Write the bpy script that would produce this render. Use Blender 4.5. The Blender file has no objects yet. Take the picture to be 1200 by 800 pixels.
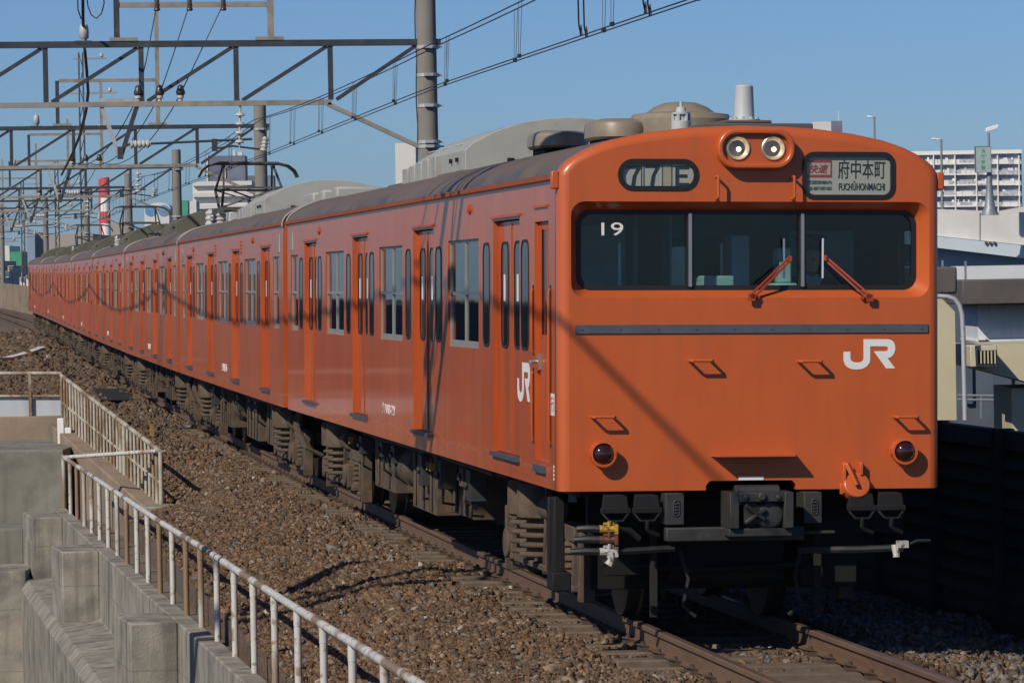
import bpy, math, random
import numpy as np
from mathutils import Vector, Matrix
random.seed(7); rng = np.random.default_rng(7)
sc = bpy.context.scene
COL = sc.collection
R_ = math.radians

# ------------------------------------------------------------------ camera
F, YAW, PITCH, ROLL = 4475.9, 0.162535, -0.015871, -0.017398
CAM = Vector((-6.16507, -27.08509, 2.60651))
D = Vector((math.sin(YAW)*math.cos(PITCH), math.cos(YAW)*math.cos(PITCH), math.sin(PITCH)))
r0 = Vector((math.cos(YAW), -math.sin(YAW), 0)); u0 = r0.cross(D)
RT = r0*math.cos(ROLL) + u0*math.sin(ROLL); UP = -r0*math.sin(ROLL) + u0*math.cos(ROLL)
cd = bpy.data.cameras.new('camera'); cam = bpy.data.objects.new('camera', cd); COL.objects.link(cam)
cd.sensor_width = 36; cd.lens = F*36/1200; cd.clip_start = 0.5; cd.clip_end = 9000
cam.matrix_world = Matrix(((RT.x, UP.x, -D.x, CAM.x), (RT.y, UP.y, -D.y, CAM.y), (RT.z, UP.z, -D.z, CAM.z), (0, 0, 0, 1)))
sc.camera = cam

# ------------------------------------------------------------------ light
SUN_AZ, SUN_EL = R_(48), R_(36.6)          # azimuth measured from -Y towards -X
sdir = Vector((-math.sin(SUN_AZ)*math.cos(SUN_EL), -math.cos(SUN_AZ)*math.cos(SUN_EL), math.sin(SUN_EL)))
w = bpy.data.worlds.new('World'); sc.world = w; w.use_nodes = True
nt = w.node_tree; nt.nodes.clear()
sky = nt.nodes.new('ShaderNodeTexSky'); sky.sky_type = 'NISHITA'; sky.sun_disc = False
sky.sun_elevation = SUN_EL; sky.sun_rotation = math.atan2(sdir.x, sdir.y)
sky.air_density = 0.85; sky.dust_density = 0.35; sky.ozone_density = 2.6; sky.altitude = 0
bg = nt.nodes.new('ShaderNodeBackground'); bg.inputs['Strength'].default_value = 0.056
wo = nt.nodes.new('ShaderNodeOutputWorld')
tint = nt.nodes.new('ShaderNodeMixRGB'); tint.blend_type = 'MULTIPLY'; tint.inputs[0].default_value = 1; tint.inputs[2].default_value = (.70, .97, 1.42, 1)
nt.links.new(sky.outputs[0], tint.inputs[1]); nt.links.new(tint.outputs[0], bg.inputs[0]); nt.links.new(bg.outputs[0], wo.inputs[0])
sl = bpy.data.lights.new('sun', 'SUN'); sl.energy = 4.2; sl.angle = R_(0.53); sl.color = (1.0, 0.90, 0.76)
so = bpy.data.objects.new('sun', sl); COL.objects.link(so); so.rotation_euler = sdir.to_track_quat('Z', 'Y').to_euler()
so.location = (-60, -60, 60)
sc.view_settings.view_transform = 'Standard'; sc.view_settings.look = 'None'
sc.view_settings.exposure = 0.0; sc.view_settings.gamma = 1.0; sc.view_settings.use_curve_mapping = False
sc.cycles.max_bounces = 8; sc.cycles.transparent_max_bounces = 16
sc.cycles.caustics_reflective = False; sc.cycles.caustics_refractive = False
sc.cycles.use_denoising = True

# ------------------------------------------------------------------ track geometry (metres; rail top is 0)
KX, KX3, KZ, KZ3, CANT = 0.000212282, -8.15e-7, 1.34e-5, 3.4e-8, 0.015897
def trk(Y):
    y = max(Y, 0.0)
    return KX*y*y + KX3*y**3, KZ*y*y + KZ3*y**3
def TW(s, Y, z):                            # offset from track centre -> world
    a, b = trk(Y)
    return Vector((s + z*CANT + a, Y, z - s*CANT + b))
def at(px, py, depth):                      # a measured point of the place: sight line and distance
    return CAM + (D + RT*((px-600)/F) - UP*((py-400)/F))*depth
DH = Vector((D.x, D.y, 0)).normalized(); RH = Vector((DH.y, -DH.x, 0)); ZV = Vector((0, 0, 1))

# ------------------------------------------------------------------ object helpers
def link(o, parent=None):
    COL.objects.link(o)
    if parent is not None: o.parent = parent
    return o
def tag(o, label=None, cat=None, group=None, kind=None):
    if label: o['label'] = label
    if cat: o['category'] = cat
    if group: o['group'] = group
    if kind or cat: o['kind'] = kind or 'thing'
    return o
def empty(name, loc=(0, 0, 0), rot=(0, 0, 0)):
    o = bpy.data.objects.new(name, None); COL.objects.link(o); o.location = loc; o.rotation_euler = rot
    o.empty_display_size = .3
    return o
def kids(o): return [c for c in bpy.data.objects if c.parent == o]
def copy_tree(o, parent=None):
    c = o.copy(); COL.objects.link(c)
    if parent is not None: c.parent = parent
    for ch in kids(o): copy_tree(ch, c)
    return c

def basis(z):
    z = Vector(z).normalized()
    x = Vector((0, 0, 1)).cross(z)
    if x.length < 1e-4: x = Vector((1, 0, 0))
    x.normalize(); return x, z.cross(x), z

class MB:
    def __init__(s): s.v = []; s.f = []; s.m = []; s.mi = 0
    def add(s, vs, fs):
        n = len(s.v); s.v += [tuple(v) for v in vs]
        for f in fs: s.f.append([i+n for i in f]); s.m.append(s.mi)
        return s
    def mat(s, i): s.mi = i; return s
    def hexa(s, P):                          # 8 corners: bottom ring 0-3, top ring 4-7
        return s.add(P, [(3, 2, 1, 0), (4, 5, 6, 7), (0, 1, 5, 4), (1, 2, 6, 5), (2, 3, 7, 6), (3, 0, 4, 7)])
    def box(s, x0, x1, y0, y1, z0, z1):
        return s.hexa([(x0, y0, z0), (x1, y0, z0), (x1, y1, z0), (x0, y1, z0), (x0, y0, z1), (x1, y0, z1), (x1, y1, z1), (x0, y1, z1)])
    def cbox(s, c, d): return s.box(c[0]-d[0]/2, c[0]+d[0]/2, c[1]-d[1]/2, c[1]+d[1]/2, c[2]-d[2]/2, c[2]+d[2]/2)
    def obox(s, o, a, b, c):                 # origin corner and three edge vectors
        o, a, b, c = Vector(o), Vector(a), Vector(b), Vector(c)
        return s.hexa([o, o+a, o+a+b, o+b, o+c, o+a+c, o+a+b+c, o+b+c])
    def bar(s, p0, p1, wx, wy=None, up=(0, 0, 1)):
        p0, p1 = Vector(p0), Vector(p1); wy = wy or wx
        z = (p1-p0).normalized(); x = Vector(up).cross(z)
        if x.length < 1e-3: x = Vector((1, 0, 0)).cross(z)
        x.normalize(); y = z.cross(x)
        o = p0 - x*wx/2 - y*wy/2
        return s.obox(o, x*wx, y*wy, p1-p0)
    def cyl(s, p0, p1, r0, r1=None, n=16, caps=True):
        p0, p1 = Vector(p0), Vector(p1); r1 = r0 if r1 is None else r1
        x, y, z = basis(p1-p0); vs = []
        for p, r in ((p0, r0), (p1, r1)):
            for i in range(n):
                a = 2*math.pi*i/n; vs.append(p + x*(r*math.cos(a)) + y*(r*math.sin(a)))
        fs = [(i, (i+1) % n, n+(i+1) % n, n+i) for i in range(n)]
        if caps: fs += [tuple(range(n-1, -1, -1)), tuple(range(n, 2*n))]
        return s.add(vs, fs)
    def lathe(s, o, axis, prof, n=20):       # prof: (radius, height)
        o = Vector(o); x, y, z = basis(axis); vs = []
        for r, h in prof:
            for i in range(n):
                a = 2*math.pi*i/n; vs.append(o + z*h + x*(r*math.cos(a)) + y*(r*math.sin(a)))
        fs = []
        for k in range(len(prof)-1):
            for i in range(n): fs.append((k*n+i, k*n+(i+1) % n, (k+1)*n+(i+1) % n, (k+1)*n+i))
        fs += [tuple(range(n-1, -1, -1)), tuple(range((len(prof)-1)*n, len(prof)*n))]
        return s.add(vs, fs)
    def tube(s, pts, r, n=6):
        pts = [Vector(p) for p in pts]; m = len(pts); vs = []
        px = None
        for k, p in enumerate(pts):
            t = (pts[min(k+1, m-1)] - pts[max(k-1, 0)]).normalized()
            if px is None: x, y, _ = basis(t)
            else:
                x = (px - t*px.dot(t)).normalized(); y = t.cross(x)
            px = x
            rr = r[k] if isinstance(r, (list, tuple)) else r
            for i in range(n):
                a = 2*math.pi*i/n; vs.append(p + x*(rr*math.cos(a)) + y*(rr*math.sin(a)))
        fs = [(k*n+i, k*n+(i+1) % n, (k+1)*n+(i+1) % n, (k+1)*n+i) for k in range(m-1) for i in range(n)]
        fs += [tuple(range(n-1, -1, -1)), tuple(range((m-1)*n, m*n))]
        return s.add(vs, fs)
    def prism(s, poly, o, ax, ay, az, depth):  # 2D polygon on ax, ay extruded along az
        o, ax, ay, az = map(Vector, (o, ax, ay, az)); n = len(poly)
        a = [o + ax*p[0] + ay*p[1] for p in poly]; b = [q + az*depth for q in a]
        fs = [tuple(range(n-1, -1, -1)), tuple(range(n, 2*n))] + [(i, (i+1) % n, n+(i+1) % n, n+i) for i in range(n)]
        return s.add(a+b, fs)
    def ring(s, pa, pb, o, ax, ay, az, depth):  # frame between outer loop pa and inner loop pb (same count)
        o, ax, ay, az = map(Vector, (o, ax, ay, az)); n = len(pa)
        A = [o+ax*p[0]+ay*p[1] for p in pa]; B = [o+ax*p[0]+ay*p[1] for p in pb]
        vs = A + B + [q+az*depth for q in A] + [q+az*depth for q in B]; fs = []
        for i in range(n):
            j = (i+1) % n
            fs += [(2*n+i, 2*n+j, 3*n+j, 3*n+i), (i, j, 2*n+j, 2*n+i), (n+j, n+i, 3*n+i, 3*n+j), (i, n+i, n+j, j)]
        return s.add(vs, fs)
    def plate(s, loops, o, ax, ay):          # planar face with holes: loops[0] outline, the rest holes
        import bmesh
        o, ax, ay = map(Vector, (o, ax, ay)); bm = bmesh.new(); es = []
        for lp in loops:
            vv = [bm.verts.new(o+ax*p[0]+ay*p[1]) for p in lp]
            for i in range(len(vv)): es.append(bm.edges.new((vv[i], vv[(i+1) % len(vv)])))
        bmesh.ops.triangle_fill(bm, use_beauty=True, use_dissolve=False, edges=es)
        nrm = ax.cross(ay)
        bm.normal_update()
        for f in bm.faces:
            if f.normal.dot(nrm) < 0: f.normal_flip()
        bm.verts.index_update()
        s.add([v.co.copy() for v in bm.verts], [[v.index for v in f.verts] for f in bm.faces]); bm.free()
        return s
    def build(s, name, mats, parent=None, smooth=35, bevel=0, seg=2):
        me = bpy.data.meshes.new(name); me.from_pydata(s.v, [], s.f)
        if not isinstance(mats, (list, tuple)): mats = [mats]
        for m in mats: me.materials.append(m)
        me.polygons.foreach_set('material_index', s.m)
        if smooth:
            me.polygons.foreach_set('use_smooth', [True]*len(me.polygons))
            me.set_sharp_from_angle(angle=R_(smooth))
        me.validate(); me.update()
        o = bpy.data.objects.new(name, me); link(o, parent)
        if bevel:
            md = o.modifiers.new('bevel', 'BEVEL'); md.width = bevel; md.segments = seg; md.limit_method = 'ANGLE'; md.angle_limit = R_(40)
        return o

def rrect(x0, x1, y0, y1, r, n=5):
    out = []
    for cx, cy, a0 in ((x1-r, y1-r, 0), (x0+r, y1-r, 90), (x0+r, y0+r, 180), (x1-r, y0+r, 270)):
        for i in range(n+1):
            a = R_(a0 + 90*i/n); out.append((cx+r*math.cos(a), cy+r*math.sin(a)))
    return out

# ------------------------------------------------------------------ materials
MATS = {}
def mat(name, base, rough=.6, metal=0, var=.12, vscale=4, bump=0, bscale=30, spots=None, streak=None, coat=0, coat_r=.1, spec=.5, extra=None, stretch=(1, 1, 1)):
    if name in MATS: return MATS[name]
    m = bpy.data.materials.new(name); m.use_nodes = True; MATS[name] = m
    n = m.node_tree.nodes; L = m.node_tree.links; b = n['Principled BSDF']
    b.inputs['Roughness'].default_value = rough; b.inputs['Metallic'].default_value = metal
    b.inputs['Specular IOR Level'].default_value = spec
    b.inputs['Coat Weight'].default_value = coat; b.inputs['Coat Roughness'].default_value = coat_r
    tc = n.new('ShaderNodeTexCoord'); mp = n.new('ShaderNodeMapping'); mp.inputs['Scale'].default_value = stretch
    L.new(tc.outputs['Object'], mp.inputs[0])
    no = n.new('ShaderNodeTexNoise'); no.inputs['Scale'].default_value = vscale; no.inputs['Detail'].default_value = 6; no.inputs['Roughness'].default_value = .6
    L.new(mp.outputs[0], no.inputs['Vector'])
    cr = n.new('ShaderNodeValToRGB'); cr.color_ramp.elements[0].position = .3; cr.color_ramp.elements[1].position = .7
    c = Vector(base)
    cr.color_ramp.elements[0].color = (*(c*(1-var)), 1); cr.color_ramp.elements[1].color = (*[min(1, x) for x in c*(1+var)], 1)
    L.new(no.outputs[0], cr.inputs[0]); out = cr.outputs[0]
    def layer(out, col, scale, lo, hi, strength, st=(1, 1, 1), det=5):
        mp2 = n.new('ShaderNodeMapping'); mp2.inputs['Scale'].default_value = st; L.new(tc.outputs['Object'], mp2.inputs[0])
        n2 = n.new('ShaderNodeTexNoise'); n2.inputs['Scale'].default_value = scale; n2.inputs['Detail'].default_value = det; L.new(mp2.outputs[0], n2.inputs['Vector'])
        mr = n.new('ShaderNodeMapRange'); mr.inputs[1].default_value = lo; mr.inputs[2].default_value = hi; mr.inputs[3].default_value = 0; mr.inputs[4].default_value = strength
        L.new(n2.outputs[0], mr.inputs[0])
        mx = n.new('ShaderNodeMixRGB'); mx.inputs[2].default_value = (*col, 1)
        L.new(mr.outputs[0], mx.inputs[0]); L.new(out, mx.inputs[1]); return mx.outputs[0]
    for sp in (spots or []): out = layer(out, *sp)
    if streak:
        for sp in streak: out = layer(out, *sp)
    if extra: out = extra(n, L, tc, out, b)
    L.new(out, b.inputs['Base Color'])
    if bump:
        nb = n.new('ShaderNodeTexNoise'); nb.inputs['Scale'].default_value = bscale; nb.inputs['Detail'].default_value = 5; L.new(mp.outputs[0], nb.inputs['Vector'])
        bp = n.new('ShaderNodeBump'); bp.inputs['Strength'].default_value = bump; bp.inputs['Distance'].default_value = .02
        L.new(nb.outputs[0], bp.inputs['Height']); L.new(bp.outputs[0], b.inputs['Normal'])
    return m

ORANGE = (.50, .105, .030)
def flank_extra(n, L, tc, out, b):
    # rain-line stain that wanders along the sill, dull dusty lower edge and faded upper panel (its pink also stands for the sky sheen)
    sep = n.new('ShaderNodeSeparateXYZ'); L.new(tc.outputs['Object'], sep.inputs[0])
    no = n.new('ShaderNodeTexNoise'); no.noise_dimensions = '1D'; no.inputs['Scale'].default_value = 2.2; no.inputs['Detail'].default_value = 6; no.inputs['Roughness'].default_value = .6
    L.new(sep.outputs['Y'], no.inputs['W'])
    a = n.new('ShaderNodeMath'); a.operation = 'MULTIPLY_ADD'; a.inputs[1].default_value = .22; a.inputs[2].default_value = 1.09
    L.new(no.outputs[0], a.inputs[0])
    d = n.new('ShaderNodeMath'); d.operation = 'SUBTRACT'; L.new(sep.outputs['Z'], d.inputs[0]); L.new(a.outputs[0], d.inputs[1])
    ab = n.new('ShaderNodeMath'); ab.operation = 'ABSOLUTE'; L.new(d.outputs[0], ab.inputs[0])
    mr = n.new('ShaderNodeMapRange'); mr.inputs[1].default_value = .016; mr.inputs[2].default_value = .002; mr.inputs[3].default_value = 0; mr.inputs[4].default_value = .22; L.new(ab.outputs[0], mr.inputs[0])
    mx = n.new('ShaderNodeMixRGB'); mx.inputs[2].default_value = (.55, .32, .22, 1); L.new(mr.outputs[0], mx.inputs[0]); L.new(out, mx.inputs[1])
    # faded chalky upper panel, pinkened too for the sky sheen
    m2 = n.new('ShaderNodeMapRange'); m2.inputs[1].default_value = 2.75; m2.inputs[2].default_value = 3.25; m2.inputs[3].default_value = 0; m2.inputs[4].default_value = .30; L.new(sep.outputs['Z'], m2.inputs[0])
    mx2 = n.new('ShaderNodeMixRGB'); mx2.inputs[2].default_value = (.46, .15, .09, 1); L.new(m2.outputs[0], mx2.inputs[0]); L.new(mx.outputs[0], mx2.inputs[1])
    return mx2.outputs[0]
def roof_extra(n, L, tc, out, b):
    # brown brake dust lies along the crown
    sep = n.new('ShaderNodeSeparateXYZ'); L.new(tc.outputs['Object'], sep.inputs[0])
    no = n.new('ShaderNodeTexNoise'); no.inputs['Scale'].default_value = 1.7; no.inputs['Detail'].default_value = 5; L.new(tc.outputs['Object'], no.inputs['Vector'])
    a = n.new('ShaderNodeMath'); a.operation = 'MULTIPLY_ADD'; a.inputs[1].default_value = .28; L.new(no.outputs[0], a.inputs[0]); L.new(sep.outputs['Z'], a.inputs[2])
    mr = n.new('ShaderNodeMapRange'); mr.inputs[1].default_value = 3.50; mr.inputs[2].default_value = 3.62; mr.inputs[3].default_value = 0; mr.inputs[4].default_value = .75; L.new(a.outputs[0], mr.inputs[0])
    mx = n.new('ShaderNodeMixRGB'); mx.inputs[2].default_value = (.155, .105, .062, 1); L.new(mr.outputs[0], mx.inputs[0]); L.new(out, mx.inputs[1]); return mx.outputs[0]
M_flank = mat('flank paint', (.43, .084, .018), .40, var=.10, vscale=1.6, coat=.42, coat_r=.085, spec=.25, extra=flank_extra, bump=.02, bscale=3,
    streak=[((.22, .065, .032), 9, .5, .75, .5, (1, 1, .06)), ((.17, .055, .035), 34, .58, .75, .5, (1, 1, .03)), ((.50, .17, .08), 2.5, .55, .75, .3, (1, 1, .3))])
M_front = mat('front paint', (.485, .097, .021), .36, var=.06, vscale=2, coat=.25, coat_r=.15, bump=.05, bscale=2.2, streak=[((.34, .085, .035), 10, .5, .8, .45, (1, 1, .12)), ((.50, .115, .04), 1.1, .55, .8, .4), ((.30, .07, .03), 70, .66, .75, .3)])
M_door = mat('door paint', (.42, .078, .018), .4, var=.06, vscale=3, coat=.12, coat_r=.12, spec=.25, streak=[((.30, .07, .03), 20, .55, .8, .4, (1, 1, .06))])
M_trim = mat('wiper paint', (.34, .055, .02), .45)
M_roof = mat('roof canvas', (.088, .088, .092), .55, spec=.35, extra=roof_extra, var=.35, vscale=2.2, stretch=(2, .5, 1), bump=.12, bscale=6,
    spots=[((.17, .13, .09), 1.3, .52, .66, .7), ((.05, .05, .055), 5, .6, .75, .7)], streak=[((.22, .20, .18), 14, .58, .75, .5, (.2, 1, .2)), ((.035, .035, .04), 9, .56, .7, .6, (.15, 1.2, .15))])
M_roofg = mat('olive roof', (.105, .10, .075), .7, var=.25, vscale=2)
M_rub = mat('black rubber', (.012, .012, .013), .5)
M_stripe = mat('grey stripe', (.075, .082, .10), .5, var=.15, vscale=8)
M_alu = mat('aluminium', (.55, .55, .54), .35, metal=.85, var=.06)
M_sash = mat('sash', (.38, .37, .35), .45, metal=.5, var=.08)
M_steelblue = mat('step metal', (.10, .11, .14), .45, metal=.5)
M_rib = mat('rib grey', (.22, .21, .20), .6)
M_white = mat('white paint', (.72, .72, .71), .5, var=.04)
M_ac = mat('cooler paint', (.33, .34, .32), .6, var=.08, vscale=3, bump=.03, bscale=8, spots=[((.20, .19, .17), 2.5, .52, .7, .6), ((.24, .2, .15), 12, .62, .75, .4)])
M_vent = mat('ventilator paint', (.24, .20, .145), .45, var=.1, vscale=5, spots=[((.13, .11, .085), 4, .5, .7, .6)])
M_lgrey = mat('light grey enamel', (.42, .44, .45), .45, var=.08)
M_dust = mat('brake dust', (.082, .057, .038), .9, var=.35, vscale=5, bump=.2, bscale=30, spots=[((.055, .047, .04), 3, .5, .7, .8), ((.17, .12, .075), 9, .55, .75, .5)])
M_dustd = mat('dark brake dust', (.013, .012, .011), .8, var=.3, vscale=7, bump=.15)
M_under = mat('underframe black', (.009, .009, .0095), .7, var=.2, spec=.3)
M_tread = mat('wheel steel', (.11, .10, .095), .45, metal=.7)
M_couple = mat('coupler grey', (.028, .029, .028), .6, var=.25, vscale=8, spots=[((.015, .015, .015), 6, .5, .7, .8), ((.07, .06, .05), 14, .6, .75, .5)])
M_cockw = mat('dirty white cock', (.42, .41, .38), .55, spots=[((.07, .06, .05), 28, .48, .6, .85)])
M_hose = mat('hose rubber', (.011, .012, .013), .55, spots=[((.05, .04, .03), 9, .5, .7, .5)])
M_yel = mat('yellow cock', (.42, .27, .03), .6, spots=[((.06, .045, .03), 30, .48, .6, .85)])
M_redc = mat('red cock', (.16, .055, .035), .6, spots=[((.04, .03, .025), 30, .48, .6, .8)])
M_sign = mat('blind cloth', (.52, .54, .51), .5, var=.03)
M_sigc = mat('blind cream', (.45, .43, .32), .55, var=.05)
M_ink = mat('blind ink', (.012, .016, .035), .6)
M_inkr = mat('blind red', (.42, .05, .035), .6)
M_inkg = mat('blind grey ink', (.13, .15, .15), .6)
M_cab = mat('cab lining', (.34, .46, .52), .6)
M_cabd = mat('cab lining dark', (.075, .11, .13), .6)
M_desk = mat('cab desk green', (.45, .60, .50), .5)
M_seat = mat('moquette', (.05, .07, .12), .8)
M_rail = mat('rail rust', (.125, .074, .045), .7, var=.2, vscale=6, bump=.08, bscale=40, stretch=(1, .1, 1), spots=[((.07, .045, .03), 5, .5, .7, .5)])
M_railtop = mat('rail top', (.17, .125, .095), .42, metal=.5, var=.15, stretch=(8, .2, 1))
M_sleep = mat('sleeper concrete', (.12, .088, .062), .9, var=.25, vscale=5, bump=.2, bscale=25, spots=[((.08, .06, .045), 6, .5, .7, .7)])
M_clip = mat('rail clip', (.07, .045, .03), .8)
M_bed = mat('ballast bed', (.125, .082, .053), .95, var=.45, vscale=11, bump=1, bscale=16, spots=[((.055, .04, .03), 12, .5, .62, .8), ((.22, .17, .125), 20, .58, .68, .7), ((.10, .095, .09), .25, .5, .65, .5)])
def conc_extra(n, L, tc, out, b):
    # formwork joints every panel width, and rain streaks fading down from the coping
    sep = n.new('ShaderNodeSeparateXYZ'); L.new(tc.outputs['Object'], sep.inputs[0])
    def mth(op, a, v=None, c=None):
        m = n.new('ShaderNodeMath'); m.operation = op; L.new(a, m.inputs[0])
        if v is not None: m.inputs[1].default_value = v
        if c is not None: m.inputs[2].default_value = c
        return m.outputs[0]
    fr = mth('PINGPONG', mth('ADD', sep.outputs['Y'], .37), .92)
    ln = n.new('ShaderNodeMapRange'); ln.inputs[1].default_value = .014; ln.inputs[2].default_value = .004; ln.inputs[3].default_value = 0; ln.inputs[4].default_value = .6; L.new(fr, ln.inputs[0])
    fz = mth('PINGPONG', mth('ADD', sep.outputs['Z'], 2.05), .45)
    l2 = n.new('ShaderNodeMapRange'); l2.inputs[1].default_value = .010; l2.inputs[2].default_value = .003; l2.inputs[3].default_value = 0; l2.inputs[4].default_value = .4; L.new(fz, l2.inputs[0])
    mxx = n.new('ShaderNodeMath'); mxx.operation = 'MAXIMUM'; L.new(ln.outputs[0], mxx.inputs[0]); L.new(l2.outputs[0], mxx.inputs[1])
    m = n.new('ShaderNodeMixRGB'); m.inputs[2].default_value = (.065, .06, .055, 1); L.new(mxx.outputs[0], m.inputs[0]); L.new(out, m.inputs[1]); return m.outputs[0]
M_conc = mat('old concrete', (.25, .232, .195), .9, var=.3, vscale=2.4, bump=.3, extra=conc_extra, bscale=35, spots=[((.12, .115, .10), 2.3, .5, .68, .75), ((.30, .25, .18), 1.2, .55, .75, .45), ((.34, .33, .31), 45, .66, .72, .6)], streak=[((.075, .07, .062), 5, .5, .7, .75, (1, 1, .06)), ((.33, .31, .28), 16, .6, .75, .25, (1, 1, .05))])
M_concd = mat('mossy concrete', (.185, .18, .15), .9, var=.25, vscale=1.2, bump=.12, bscale=30, spots=[((.08, .085, .075), 1.5, .5, .7, .8)], streak=[((.07, .07, .06), 5, .55, .75, .6, (1, 1, .08))])
M_concb = mat('brown concrete', (.25, .19, .135), .9, var=.2, vscale=1.5, bump=.1, bscale=30, spots=[((.13, .12, .10), 1.2, .52, .7, .8)], streak=[((.12, .10, .08), 4, .55, .75, .7, (1, 1, .1))])
M_concl = mat('light concrete', (.60, .59, .56), .85, var=.1, vscale=.5, streak=[((.42, .40, .36), 1.2, .55, .75, .5, (1, 1, .12))])
M_cream = mat('cream concrete', (.46, .42, .29), .8, var=.08, vscale=.8, streak=[((.25, .22, .15), 2, .55, .75, .5, (1, 1, .1))])
M_galv = mat('galvanised', (.46, .47, .47), .5, metal=.35, var=.1, vscale=9, spots=[((.30, .28, .25), 7, .58, .7, .6)])
M_post = mat('rusty white paint', (.50, .50, .47), .55, var=.08, vscale=6, spots=[((.19, .115, .055), 1.1, .535, .60, .9, (1, 1, .35)), ((.24, .15, .07), 14, .57, .66, .8)])
M_post2 = mat('rusty cream paint', (.40, .38, .32), .6, var=.08, vscale=6, spots=[((.18, .11, .055), 2.2, .48, .58, .9, (1, 1, .5)), ((.30, .24, .16), 10, .5, .66, .7)])
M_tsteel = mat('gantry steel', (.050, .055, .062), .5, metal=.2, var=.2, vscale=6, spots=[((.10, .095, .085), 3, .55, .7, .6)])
M_panto = mat('pantograph steel', (.10, .095, .085), .5, metal=.3, var=.25, vscale=5)
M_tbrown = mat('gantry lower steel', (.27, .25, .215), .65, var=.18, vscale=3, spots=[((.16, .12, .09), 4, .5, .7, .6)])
M_pole = mat('spun concrete', (.20, .19, .17), .85, var=.08, vscale=2, streak=[((.16, .15, .135), 6, .5, .75, .5, (1, 1, .05))])
M_wire = mat('wire', (.035, .035, .037), .5, metal=.4)
M_porc = mat('porcelain', (.46, .46, .43), .35)
M_insd = mat('dark porcelain', (.05, .04, .035), .35)
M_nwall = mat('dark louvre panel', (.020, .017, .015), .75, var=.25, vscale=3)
M_girder = mat('girder blue', (.24, .34, .42), .6, var=.06, vscale=.3, streak=[((.17, .24, .29), .8, .55, .75, .5, (1, 1, .12))])
M_girdw = mat('girder white', (.56, .59, .61), .6, var=.06, vscale=.4, streak=[((.26, .27, .27), 1.6, .55, .75, .6, (1, 1, .1))])
M_dconc = mat('dark concrete beam', (.09, .08, .075), .9, var=.2, vscale=1)
M_lamp = mat('lamp grey', (.52, .54, .55), .45, metal=.3)
M_lampm = mat('lamp pole grey', (.22, .25, .27), .5, metal=.3)
M_lampl = mat('lamp lens', (.75, .76, .76), .25)
M_sgreen = mat('sign back', (.30, .40, .39), .6)
M_signink = mat('sign green', (.06, .22, .10), .6)
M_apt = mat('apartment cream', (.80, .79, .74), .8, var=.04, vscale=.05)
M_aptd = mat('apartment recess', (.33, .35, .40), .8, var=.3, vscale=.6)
M_aptr = mat('balcony rail', (.46, .47, .49), .7, var=.45, vscale=1.6)
M_cloth = mat('laundry', (.75, .77, .82), .8, var=.2, vscale=.5)
M_red = mat('chimney red', (.55, .06, .06), .7)
M_chw = mat('chimney white', (.78, .76, .74), .7)
M_tower = mat('tower dark', (.13, .14, .18), .7, var=.35, vscale=.12, stretch=(1, 1, 1.5))
M_bwhite = mat('building white', (.62, .61, .57), .8, var=.05, vscale=.05)
M_bgrey = mat('building beige', (.34, .30, .27), .8, var=.06, vscale=.03, streak=[((.26, .23, .21), .12, .5, .6, .6, (1, 1, .02))])
M_bblue = mat('building blue', (.22, .28, .38), .7)
M_shade = mat('shaded back wall', (.075, .095, .125), .8, var=.3, vscale=.6)  # shade under the viaduct is put into this dark blue
M_net = mat('green netting', (.05, .28, .16), .7, var=.2, vscale=.4)
M_bwin = mat('far window', (.07, .09, .12), .3)
M_bluec = mat('tank blue', (.10, .27, .52), .6, var=.3, vscale=.2)
M_city = mat('city wall', (.40, .39, .37), .8, var=.1, vscale=.05)
M_earth = mat('valley ground', (.040, .042, .032), .95, var=.3, vscale=.05)
M_lid = mat('trough lid', (.155, .125, .095), .92, var=.2, vscale=2, bump=.15, bscale=30, spots=[((.09, .075, .06), 4, .5, .7, .7)])
M_shadow = mat('shadow black', (.009, .008, .0075), .85)  # near black, stands for a shadow lying on the ballast
M_skin = mat('skin', (.45, .28, .2), .6)
M_unif = mat('uniform', (.02, .025, .045), .8)
M_shirt = mat('shirt', (.42, .52, .65), .8)
M_hair = mat('hair', (.01, .01, .01), .6)

def glass(name, tint, rough=.02, ior=1.5, body=.0):
    m = bpy.data.materials.new(name); m.use_nodes = True; n = m.node_tree.nodes; L = m.node_tree.links; n.clear()
    o = n.new('ShaderNodeOutputMaterial'); t = n.new('ShaderNodeBsdfTransparent'); t.inputs[0].default_value = (*tint, 1)
    g = n.new('ShaderNodeBsdfGlossy'); g.inputs['Roughness'].default_value = rough; g.inputs[0].default_value = (.95, .97, 1, 1)
    lw = n.new('ShaderNodeLayerWeight'); lw.inputs[0].default_value = .5; pw = n.new('ShaderNodeMath'); pw.operation = 'POWER'; pw.inputs[1].default_value = 5
    L.new(lw.outputs['Facing'], pw.inputs[0]); fr = n.new('ShaderNodeMath'); fr.operation = 'MULTIPLY_ADD'; fr.inputs[1].default_value = .95; fr.inputs[2].default_value = .03
    L.new(pw.outputs[0], fr.inputs[0]); mx = n.new('ShaderNodeMixShader')
    nz = n.new('ShaderNodeTexNoise'); nz.inputs['Scale'].default_value = 1.3; bp = n.new('ShaderNodeBump'); bp.inputs['Strength'].default_value = .04; bp.inputs['Distance'].default_value = .05
    tc = n.new('ShaderNodeTexCoord'); L.new(tc.outputs['Object'], nz.inputs['Vector']); L.new(nz.outputs[0], bp.inputs['Height']); L.new(bp.outputs[0], g.inputs['Normal'])
    L.new(fr.outputs[0], mx.inputs[0]); L.new(t.outputs[0], mx.inputs[1]); L.new(g.outputs[0], mx.inputs[2]); L.new(mx.outputs[0], o.inputs[0])
    return m
M_glass = glass('window glass', (.42, .50, .53))
M_screen = glass('windscreen glass', (.74, .83, .86))
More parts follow.
